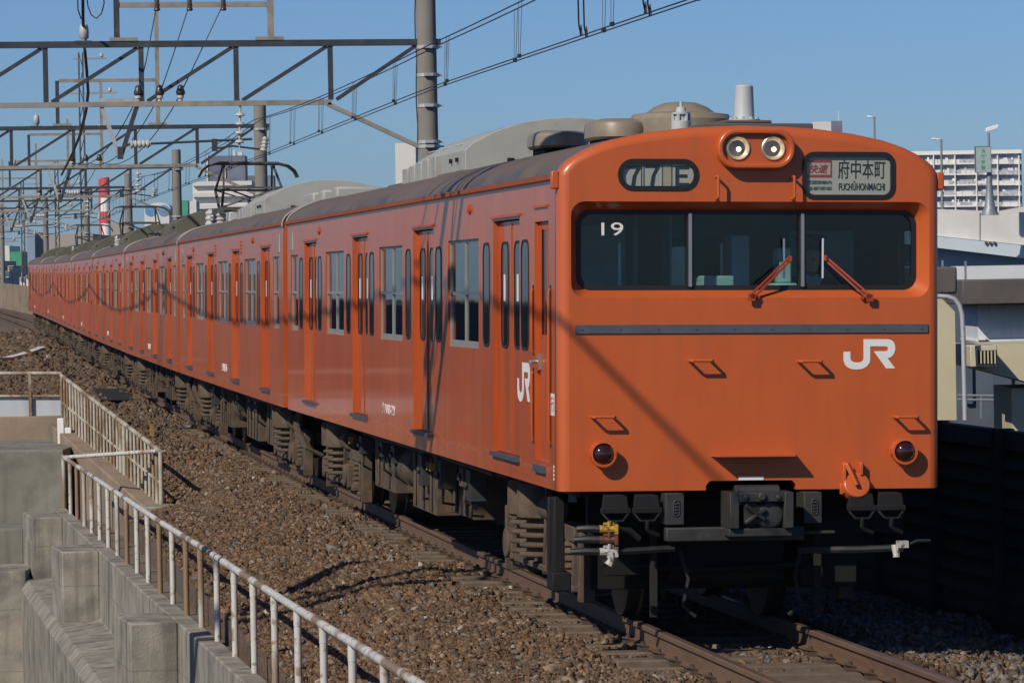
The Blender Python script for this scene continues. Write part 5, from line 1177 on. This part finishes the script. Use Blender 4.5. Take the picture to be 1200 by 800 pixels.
q = MB(); vbox(q, 1143, 1161.5, 172, 202, 245.6, .12, o_); q.build('sign_board', M_sgreen, sg)
q = MB()
for (x0, x1, y0, y1) in ((1142.6, 1143.3, 171.5, 202.4), (1161.2, 1162, 171.5, 202.4), (1143.3, 1161.2, 171.4, 172.1), (1143.3, 1161.2, 201.8, 202.5)): vbox(q, x0, x1, y0, y1, 245.55, .2, o_)
q.build('sign_frame', M_lampm, sg)
for k, ch in enumerate('追突注意'):
    c = at(1152.3, 177.2+k*6.5, 245.58)-o_; text_mesh(ch, .3, M_signink, sg, 'lettering', frameM(c, RH, ZV, -DH), w=.27, h=.29, weight=.01)
# apartment block
def apartment():
    dep = 1000.0; root = empty('apartment_block', at(1140, 330, dep)); tag(root, 'long cream apartment block with stacked balconies beyond the elevated road', 'apartment block'); o_ = root.location
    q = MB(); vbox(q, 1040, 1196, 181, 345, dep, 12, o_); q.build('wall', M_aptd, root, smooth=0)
    q = MB(); vbox(q, 1038, 1197.5, 178, 182.5, dep-1.8, 14, o_); q.build('roof', M_apt, root, smooth=0)
    q = MB(); vbox(q, 1197.2, 1199.5, 176, 345, dep-.5, 12, o_); q.build('stair_tower', M_tower, root, smooth=0)
    rr = random.Random(3)
    for f in range(8):
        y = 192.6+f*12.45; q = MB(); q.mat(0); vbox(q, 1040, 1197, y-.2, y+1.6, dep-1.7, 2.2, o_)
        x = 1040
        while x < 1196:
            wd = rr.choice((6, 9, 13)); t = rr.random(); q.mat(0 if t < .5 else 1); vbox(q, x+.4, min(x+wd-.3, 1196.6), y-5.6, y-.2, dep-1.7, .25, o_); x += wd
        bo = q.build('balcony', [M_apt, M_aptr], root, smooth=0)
        q = MB()
        for k in range(9):
            x = rr.uniform(1042, 1190); vbox(q, x, x+rr.uniform(1, 3.2), y-8.6+rr.uniform(0, 1), y-5.4, dep-1.2, .1, o_)
        q.build('laundry', M_cloth, bo, smooth=0)
    q = MB()
    for x in range(1046, 1197, 25): vbox(q, x, x+1.1, 182, 345, dep-1.5, 1.4, o_)
    q.build('partition', M_apt, root, smooth=0)
apartment()
q = MB(); vbox(q, 955, 977, 143, 330, 1100, 14); vbox(q, 982, 983, 130, 143, 1100, .2); 
rt = q.build('rooftop_building', M_bwhite, smooth=0); tag(rt, 'white roof house of a distant building just above the train roof', 'building')
q = MB(); vbox(q, 977.2, 990, 142, 330, 1099, 14); q.build('side_wall', M_tower, rt, smooth=0)

# ================================================================== CATENARY
def gantry(Y, label, pole_h=7.75, left=-10.6, detail=True, first=False):
    root = empty('catenary_gantry', TW(3.25, Y, -.6)); tag(root, label, 'gantry', 'overhead line gantries'); o_ = root.location
    base = trk(Y); zt, zb = 6.85+base[1], 5.83+base[1]; px = TW(3.25, Y, 0).x
    def W(x, z): return Vector((x, Y, z))-o_
    q = MB(); q.cyl(W(px, -6.3), W(px-.02, base[1]+pole_h), .20, .172, 20); po = q.build('pole', M_pole, root, smooth=60)
    def clampr(z, p=po, x=px):
        c = MB(); c.lathe(W(x, z), (0, 0, 1), [(.205, -.03), (.205, .03)], 20); c.cbox(W(x-.02, z)+Vector((0, -.22, 0)), (.16, .05, .05)); c.cbox(W(x+.22, z), (.10, .05, .03)); c.build('clamp', M_galv, p)
    zs = [zt-.05, 5.02+base[1]] + ([zt+1.05, zt-.55, zt-1.1, zt-1.75, zt-2.4, zt+2.0] if pole_h > 9 else [])
    for z in zs: clampr(z)
    if detail and pole_h > 9:
        c = MB(); c.tube([W(px-.20, base[1]+pole_h-.1)]+[W(px-.21+.012*math.sin(z*5), z) for z in np.arange(base[1]+pole_h-.5, 3, -.4)], .012, 5); c.build('conduit', M_wire, po)
    L = left
    q = MB(); ch = .06
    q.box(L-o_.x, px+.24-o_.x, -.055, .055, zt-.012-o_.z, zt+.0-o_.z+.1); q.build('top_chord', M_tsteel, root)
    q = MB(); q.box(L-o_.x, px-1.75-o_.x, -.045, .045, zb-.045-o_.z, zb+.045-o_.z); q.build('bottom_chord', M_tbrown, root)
    x = px-1.76; k = 0
    while x > L:
        q = MB(); q.bar(W(x, zb+.045), W(x, zt-.015), .09, .06, (0, 1, 0)); q.build('web_post', M_tsteel, root)
        q = MB(); xr = px-.15 if k == 0 else x+1.69; q.bar(W(x+.1, zb+.05), W(xr-.06, zt-.02), .07, .05, (0, 1, 0)); q.build('diagonal', M_tsteel, root)
        x -= 1.69; k += 1
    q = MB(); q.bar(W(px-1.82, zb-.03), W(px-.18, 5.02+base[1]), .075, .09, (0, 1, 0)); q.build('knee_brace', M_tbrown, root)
    # hanging V bracket and registration arm of the near track
    q = MB(); xc = px-5.54; q.mat(0).bar(W(xc-.34, zb+.04), W(xc-.02, zb-.9), .07, .04, (0, 1, 0)); q.mat(1).bar(W(xc+.34, zb+.05), W(xc+.02, zb-.9), .08, .05, (0, 1, 0)); q.cbox(W(xc, zb-.86), (.10, .10, .22)); q.mat(0).bar(W(xc-.34, zb+.052), W(xc+.34, zb+.052), .075, .11); q.build('hanger_bracket', [M_galv, M_tsteel], root)
    if detail:
        q = MB(); q.mat(0).tube([W(xc+.05, zb-.72), W(xc+2.35, zb-.64)], .022, 8)
        q.mat(1).lathe(W(xc+.18, zb-.715), (1, 0, .03), spring_profile(.075, .36, 5), 14)
        q.mat(0).tube([W(xc+1.65, zb-.66), W(xc+1.72, zb-.80), W(xc+2.0, zb-.76), W(xc+2.6, zb-.84)], .020, 6); q.cbox(W(xc+1.68, zb-.74), (.10, .06, .22)); q.mat(1).lathe(W(xc+2.55, zb-.86), (.2, 0, 1), spring_profile(.07, .26, 4), 10); q.build('registration_arm', [M_tsteel, M_porc], root)
        q = MB(); xi = xc+2.12; q.mat(0).lathe(W(xi, zb-.80), (.04, 0, 1), [(.02, 0)]+[r for z in (.08, .24, .40, .56) for r in ((.02, z), (.085, z+.02), (.07, z+.06), (.02, z+.075))]+[(.02, .78)], 12); q.mat(1).bar(W(xi, zb-.02), W(xi, zb+.08), .04); q.build('string_insulator', [M_porc, M_tsteel], root, smooth=60)
        for xx in (xc+.34, xc+.72, xc+1.09):
            q = MB(); q.mat(0).lathe(W(xx, zb+.048), (0, 0, 1), [(.035, 0), (.035, .05), (.06, .055), (.06, .10)], 10); q.mat(1).lathe(W(xx, zb+.148), (0, 0, 1), [(.055, 0), (.075, .02), (.085, .06), (.06, .12), (.05, .17), (.02, .19)], 10); q.build('pin_insulator', [M_porc, M_insd], root, smooth=60)
    # frame carrying the signal wires above the beam
    q = MB(); xl, xr = xc-.02, xc+2.72
    hb = .74 if first else 1.33
    q.mat(0).bar(W(xl, zt+.1), W(xl, zt+(2.2 if first else 1.33)), .10, .09, (0, 1, 0)); q.mat(1).bar(W(xr, zt+.1), W(xr, zt+3.3), .11, .10, (0, 1, 0)); q.bar(W(xl+.05, zt+hb), W(xr-.055, zt+hb), .07, .09)
    q.cbox(W(xl+.12, zt+.13), (.5, .14, .06)); q.cbox(W(xr-.02, zt+.13), (.5, .14, .06)); q.build('wire_frame', [M_tsteel, M_tbrown], root)
    if first:
        for xx in (xc+.70, xc+1.28, xc+1.88):
            q = MB(); q.lathe(W(xx, zt+hb-.11), (0, 0, 1), [(.04, 0), (.06, .02), (.045, .06), (.06, .1), (.04, .2), (.03, .28)], 10); q.build('pin_insulator', M_insd, root, smooth=60)
    # feeder insulator on the beam
    xf = xc-.60; q = MB(); q.mat(0).lathe(W(xf, zt+.1), (0, 0, 1), [(.05, 0), (.05, .04), (.085, .06), (.085, .2), (.07, .28), (.06, .30)], 12); q.mat(1).cbox(W(xf-.02, zt+.08), (.30, .12, .06)); q.build('feeder_insulator', [M_lgrey, M_tsteel], root, smooth=60)
    # the far-left post of the gantry (outside the photograph, holds the beam up)
    q = MB(); q.cyl(W(L+.1, -6.3), W(L+.1, zt+1.9), .2, .17, 16); q.build('pole', M_pole, root, smooth=60)
    return root
GY = [2.5, 41, 78, 118, 154, 192, 230, 268, 306]
glab = ['gantry passing over the leading car, only its arms in sight', 'nearest whole gantry with lattice beam and tallest concrete pole behind the train', 'second lattice gantry, its pole ending beneath the nearest beam', 'third lattice gantry from the nearest, pole above the second car', 'fourth lattice gantry with the short pole beside the striped chimney', 'fifth lattice gantry far down the curve', 'sixth lattice gantry far down the curve', 'seventh lattice gantry far down the curve', 'farthest lattice gantry where the track curves away']
for k, Y in enumerate(GY): gantry(Y, glab[k], 11.5 if k == 1 else (9.5 if k == 0 else 7.55), first=(k == 1), detail=k < 6)
# steel masts seen through the gantries
for px, y0, y1, dep, lb in ((99, 62, 300, 235, 'thin dark steel mast left of the striped chimney'), (68.5, 188, 330, 300, 'steel mast with crossarms in front of the beige building'), (28.5, 212, 345, 360, 'steel mast with crossarms above the tan wall'), (1, 245, 345, 300, 'dark steel mast at the left edge')):
    root = empty('steel_mast', at(px, y1, dep)); tag(root, lb, 'mast', 'steel masts by the far track'); o_ = root.location; h = at(px, y0, dep).z-o_.z
    q = MB(); r = .15; 
    for dx in (-1, 1): q.bar(RH*dx*r, RH*dx*r*.8+ZV*h, .09)
    n_ = 12
    for k in range(n_): q.bar(RH*r*(1 if k % 2 else -1)+ZV*h*k/n_, RH*r*(-1 if k % 2 else 1)*.9+ZV*h*(k+1)/n_, .05)
    q.build('mast', M_tsteel, root)
    for f_, wd in ((.97, 1.6), (.80, 2.2), (.62, 1.4)):
        q = MB(); q.bar(-RH*wd*.3+ZV*h*f_, RH*wd+ZV*h*f_, .09); q.build('crossarm', M_tbrown, root)
        q = MB(); q.lathe(RH*wd*.8+ZV*(h*f_+.04), (0, 0, 1), [(.05, 0), (.12, .1), (.1, .25), (.04, .3)], 8); q.build('pin_insulator', M_porc, root)

def sag(p, q_, s, n=14): p, q_ = Vector(p), Vector(q_); return [p.lerp(q_, t)-ZV*(s*4*t*(1-t)) for t in np.linspace(0, 1, n)]
def wire(name, pts, r, label, cat='wire', group=None, m=M_wire, n=5):
    b = MB(); b.tube(pts, r, n); o = b.build(name, m, smooth=60); tag(o, label, cat, group); return o
CZ, MZ = 4.85, 5.42
def cx(Y): a, b = trk(Y); return a
# twin contact and twin messenger wires over the running track
Yw = list(np.arange(-24, 42, 1.5)) + list(np.arange(42, 320, 6))
def stag(Y): return float(np.interp(Y, [-24, 2.5, 17, 38, 78, 118, 400], [.45, .34, .09, .15, -.1, .1, 0]))
def cpos(Y, k): a, b = trk(Y); return Vector((a+stag(Y)+k*.085, Y, CZ+b+k*.012))
def mz(Y):
    ks = [-36]+GY+[344]
    for a, b in zip(ks, ks[1:]):
        if a <= Y <= b: t = (Y-a)/(b-a); return .62-.30*4*t*(1-t)*.9
    return .5
def mpos(Y, k): a, b = trk(Y); return Vector((a+stag(Y)+k*.085+.02, Y, CZ+b+.22+mz(Y)*.75+k*.012))
w1 = wire('contact_wire', [cpos(Y, -1) for Y in Yw], .0068, 'lower left contact wire running above the train roof', group='overhead line wires')
w2 = wire('contact_wire', [cpos(Y, 1) for Y in Yw], .0068, 'lower right contact wire running above the train roof', group='overhead line wires')
w3 = wire('messenger_wire', [mpos(Y, -1) for Y in Yw], .0075, 'upper left messenger wire of the overhead line', group='overhead line wires')
w4 = wire('messenger_wire', [mpos(Y, 1) for Y in Yw], .0075, 'upper right messenger wire of the overhead line', group='overhead line wires')
for wv, wm_, k in ((w1, w3, -1), (w2, w4, 1)):
    for Y in list(np.arange(6+1.2*(k > 0), 42, 4.6)) + list(np.arange(46+1.5*(k > 0), 110, 6)):
        h = MB(); a, b = cpos(Y, k), mpos(Y, k); h.tube([a+Vector((0, -.05, .0)), b+Vector((0, -.10, 0)), b+Vector((0, .10, .01)), a+Vector((0, .05, 0))], .0032, 4); h.cbox(a+Vector((0, 0, .01)), (.028, .10, .035)); h.build('wire_hanger', M_wire, wv)
# arms of the gantry above the leading car reach down to the wires
g0 = bpy.data.objects['catenary_gantry']
for k, dx in ((-1, -.55), (1, -.30)):
    h = MB(); c = cpos(2.5+k*.0+(.8 if k > 0 else 0), k)-g0.location; h.tube([c+Vector((dx-.25, .0, .30)), c+Vector((dx, 0, .22)), c+Vector((-.16, 0, .12)), c+Vector((-.10, 0, .03)), c], .018, 6); h.cbox(c+Vector((0, 0, .02)), (.035, .08, .05)); h.build('steady_arm', M_wire, g0)
for Y, k in ((4.6, -1), (5.2, 1), (7.4, -1), (8.0, 1)):
    h = MB(); c = cpos(Y, k)-g0.location; h.tube([c, c+Vector((-.03, -.05, .10)), c+Vector((-.06, -.2, .35)), c+Vector((0, -.3, .75))], .008, 5); h.tube([c+Vector((0, .05, 0)), c+Vector((0, 0, .10)), c+Vector((0, -.05, 0))], .006, 4)
    h.build('jumper_loop', M_wire, g0)
h = MB(); b0 = Vector((TW(3.25, 2.5, 0).x-9.15, 3.1, 0))-g0.location
h.bar(b0+Vector((0, 0, 5.2)), b0+Vector((0, 0, 6.9)), .13, .10); h.cbox(b0+Vector((0, 0, 5.9)), (.22, .25, .5)); h.cbox(b0+Vector((.25, .3, 6.3)), (.3, .2, .14)); h.cbox(b0+Vector((.25, .3, 5.6)), (.3, .2, .14)); h.bar(b0+Vector((.1, .1, 5.3)), b0+Vector((.35, .3, 7.2)), .05); h.build('shadow_bundle', M_tsteel, g0)  # unseen hanging mass added to cast the dark shadow on the car side
# feeders and signal wires between the gantries
def gx(Y, off): return TW(3.25, Y, 0).x+off
def zt_(Y): return 6.85+trk(Y)[1]
for off, r, dz, s_, lb in ((-9.9, .025, 1.12, .62, 'feeder cable on the outer end of the gantry beams'),):
    ks = [-36]+GY; pts = []
    for a, b in zip(ks, ks[1:]): pts += sag((gx(a, off), a, zt_(a)+dz), (gx(b, off), b, zt_(b)+dz), s_)[:-1]
    wire('feeder_cable', pts, r, lb, 'cable', 'feeder cables')
for j, (o1, lb) in enumerate(((-5.20, 'left signal wire hung between the gantry beams'), (-4.82, 'middle signal wire hung between the gantry beams'), (-4.45, 'right signal wire hung between the gantry beams'))):
    pts = [Vector((gx(41, -5.54+(.70, 1.28, 1.88)[j]), 41, zt_(41)+.75)), Vector((gx(41, (o1*2-5.54+(.70, 1.28, 1.88)[j])/3+.03), 41.0, zt_(41)-.25)), Vector((gx(41, o1), 41.06, 5.83+.2))]
    ks = GY[1:7]
    for a, b in zip(ks, ks[1:]): pts += sag((gx(a, o1), a+.07, 5.98+trk(a)[1]), (gx(b, o1), b, 5.98+trk(b)[1]), .5)[1:-1]
    wire('signal_wire', pts, .010, lb, 'wire', 'signal wires')
pts = [at(97, -20, 66), at(97.5, 20, 67), at(98, 42, 68.3), at(99.5, 58, 68.3), at(102, 85, 69), at(103.5, 108, 70.5), at(101, 130, 73), at(94, 158, 80), at(84, 182, 92), at(72, 205, 106)]
wire('feeder_drop', pts, .030, 'thick black cable drooping from the feeder insulator on the nearest beam', 'cable')
wire('cable_loop', [at(91, -6, 66.5), at(91.5, 12, 66.5), at(95, 22, 66.6), at(97.5, 20, 66.9)], .012, 'thin loop of cable beside the drooping black cable, left', 'cable', 'cable loops')
wire('cable_loop', [at(101.5, -6, 66.5), at(103, 8, 66.5), at(107, 18, 66.5), at(113, 22, 66.5), at(119, 16, 66.5), at(122, 4, 66.5), at(121, -6, 66.5)], .012, 'thin loop of cable beside the drooping black cable, right', 'cable', 'cable loops')
# cross-track span wires and the hanging bundle of the near gantry (their shadows fall on the car side)
for k in range(4):
    wire('span_wire', sag((gx(2.5, -9.9), 2.2+.3*k, 6.75+.45*k), (gx(2.5, -4.2-.3*k), 2.9, 5.9+.25*k), .25, 10), .022, 'cross-track span wire above the leading car', 'wire', 'cross-track span wires')

# ================================================================== DISTANT SKYLINE
def chimney(px, wd, y0, y1, dep, bands, label):
    root = empty('chimney', at(px, 345, dep)); tag(root, label, 'chimney', 'striped chimneys'); o_ = root.location; k = dep/F
    ys = [345]+bands[::-1]; r = wd/2*k
    cols = (M_red, M_chw)
    for i in range(len(bands)-1):
        a, b = at(px, bands[i+1], dep)-o_, at(px, bands[i], dep)-o_; a = Vector((0, 0, a.z)); b = Vector((0, 0, b.z)); q = MB(); f = 1+.25*(bands[i]-y0)/(y1-y0); q.cyl(a, b, r*(1+.25*(bands[i+1]-y0)/(y1-y0)), r*f, 20); q.build('band', cols[i % 2], root, smooth=60)
chimney(125.5, 10.5, 208, 345, 1500, [208, 232, 248, 262, 278, 292, 310, 345], 'red and white striped chimney behind the far pantograph')
chimney(120, 4.5, 212, 345, 1560, [210, 345], 'plain dark red chimney behind the striped one')
def building(name, parts, dep, label, cat='building', group=None):
    x0 = parts[0][0]; root = empty(name, at((parts[0][0]+parts[0][1])/2, 345, dep)); tag(root, label, cat, group); o_ = root.location
    for nm, x0, x1, y0, y1, dd, th, m in [(p[7] if len(p) > 7 else 'wall', *p[:4], p[4], p[5], p[6]) for p in parts]:
        q = MB(); vbox(q, x0, x1, y0, y1, dep+dd, th, o_); q.build(nm, m, root, smooth=0)
    return root
building('office_tower', [(247, 290, 183, 345, 0, 14, M_tower), (244.5, 246.5, 183, 345, -.5, 14, M_bwhite, 'edge_pier'), (264, 267, 196, 345, -.6, .5, M_bwhite, 'edge_pier'), (273, 276, 176, 184, 2, 4, M_bwhite, 'roof_box'), (279, 284, 178, 184, 2, 4, M_bwhite, 'roof_box')], 1500, 'dark office tower with white piers behind the pantograph')
building('office_tower', [(290.5, 323, 206, 345, 0, 14, M_tower), (305, 311, 202, 206.5, 2, 4, M_bwhite, 'roof_box')], 1650, 'lower dark tower block right of the tall office tower')
building('terraced_building', [(228, 292, 214, 345, 0, 14, M_bwhite), (226, 295, 213, 218, -2, 17, M_bwhite, 'ledge'), (226, 297, 226, 231, -2.4, 17, M_bwhite, 'ledge'), (226, 300, 240, 245, -2.4, 17, M_bwhite, 'ledge'), (229, 291, 219, 225, -.2, .2, M_bwin, 'window_band'), (229, 291, 232, 239, -.2, .2, M_bwin, 'window_band')], 1100, 'white terraced building with stacked ledges behind the overhead wires')
tk = building('storage_tank', [(171, 200, 245, 345, 0, 12, M_bwhite)], 1000, 'white tank building with blue round emblems behind the overhead wires')
o_ = tk.location; k = 1000/F
q = MB(); q.prism([(14.5*math.cos(a)*k, 8*math.sin(a)*k) for a in np.linspace(0, math.pi, 14)], at(185.5, 245.2, 1000)-o_, RH, ZV, DH, 12); q.build('domed_roof', M_bwhite, tk)
for x in (177, 192):
    q = MB(); q.lathe(at(x, 247, 999.8)-o_, -DH, [(7*k, 0), (7*k, .2)], 20); q.build('emblem', M_bluec, tk)
building('green_building', [(212, 222, 235, 345, 0, 10, M_net), (205, 212, 238, 345, 1, 10, M_bwhite), (222, 232, 236, 345, .5, 10, M_bwhite)], 950, 'small building with a bright green sign wall between white walls')
building('warehouse', [(42, 110, 275, 345, 0, 60, M_bgrey), (33, 42, 272, 345, -3, 60, M_bblue, 'side_wall')], 800, 'long beige ribbed warehouse behind the far train roofs')
building('scaffolded_building', [(12, 27, 295, 345, 0, 20, M_net), (5, 12, 288, 345, 3, 20, M_bwhite, 'stair_tower')], 900, 'building wrapped in green netting at the far left')
building('shop_building', [(-20, 6, 306, 345, 0, 20, M_bgrey)], 850, 'low blue shed at the left edge of the skyline')
building('water_tower', [(466, 490, 168, 345, 0, 6, M_bwhite)], 420, 'plain white building corner beside the tallest pole')
building('house_block', [(27, 40, 320, 345, 0, 20, M_bwhite), (-30, -20, 312, 345, 0, 20, M_bwhite)], 700, 'low white houses above the tan wall')
rr = random.Random(5)
for k, (x0, x1, y0) in enumerate(((132, 150, 262), (150, 172, 268), (300, 330, 255), (330, 380, 240), (395, 470, 262), (1000, 1040, 280))):
    building('city_block', [(x0, x1, y0, 345, 0, 25, rr.choice((M_city, M_bwhite, M_bgrey)))], 1200+60*k, 'pale distant city block half hidden behind the train', 'building', 'distant city blocks')
for k in range(14):
    x = rr.uniform(-8, 40); wd = rr.uniform(3, 8); y = rr.uniform(312, 328)
    building('distant_house', [(x, x+wd, y, 345, 0, 10, rr.choice((M_city, M_bwhite, M_bgrey, M_bblue))), (x+.6, x+wd-.6, y+2, y+4, -.3, .2, M_bwin, 'window_band'), (x-.4, x+wd+.4, y-.9, y, -.3, 11, rr.choice((M_dconc, M_bgrey, M_city)), 'roof')], rr.uniform(560, 690), 'small distant house in the hazy town at the far left', 'house', 'distant houses at the far left')
# town to the left of the picture that the car sides and panes mirror
for k in range(16):
    a = R_(-4-k*3.2); dep = rr.uniform(450, 900); wd = rr.uniform(12, 32); h = rr.uniform(1.5, 5.5)
    c = CAM+Vector((math.sin(a), math.cos(a), 0))*dep; q = MB(); q.box(-wd/2, wd/2, -8, 8, -6.4, h)
    for f in range(int(h//3.2)): q.box(-wd/2+1, wd/2-1, -8.1, -7.99, f*3.2+.8, f*3.2+2.2)
    o = q.build('town_building', rr.choice((M_city, M_bwhite, M_bgrey)), smooth=0); o.location = (c.x, c.y, 0); o.rotation_euler = (0, 0, -a); tag(o, 'pale town building beyond the left edge of the photo', 'building', 'town buildings outside the frame')

q = MB(); ys = np.linspace(20, 1500, 40); vs = []
for Y in ys: vs += [(-27-.02*Y, Y, -6.5), (-33-.02*Y, Y, 2.1+.25*math.sin(Y*.13)), (-60-.05*Y, Y, 2.0+.2*math.sin(Y*.21)), (-75-.05*Y, Y, -6.5)]
q.add(vs, [(k*4+i, k*4+i+1, k*4+5+i, k*4+4+i) for k in range(39) for i in range(3)]); tag(q.build('mirror_bank', mat('dark mirror bank', (.028, .036, .018), .95, var=.4, vscale=.3)), kind='structure')  # unseen bank, added so sides and panes mirror dark below the horizon
# ================================================================== HAZE
hz = MB(); hz.box(-2520, 2520, -920, 3520, -7.5, 64); ho = hz.build('haze', [], smooth=0); ho.data.materials.clear()
hm = bpy.data.materials.new('haze air'); hm.use_nodes = True; hn = hm.node_tree.nodes; hn.clear()
hv = hn.new('ShaderNodeVolumePrincipled'); hv.inputs['Color'].default_value = (.70, .85, 1, 1); hv.inputs['Density'].default_value = .00007; hv.inputs['Anisotropy'].default_value = .2
hout = hn.new('ShaderNodeOutputMaterial'); hm.node_tree.links.new(hv.outputs[0], hout.inputs['Volume']); ho.data.materials.append(hm); tag(ho, kind='stuff')
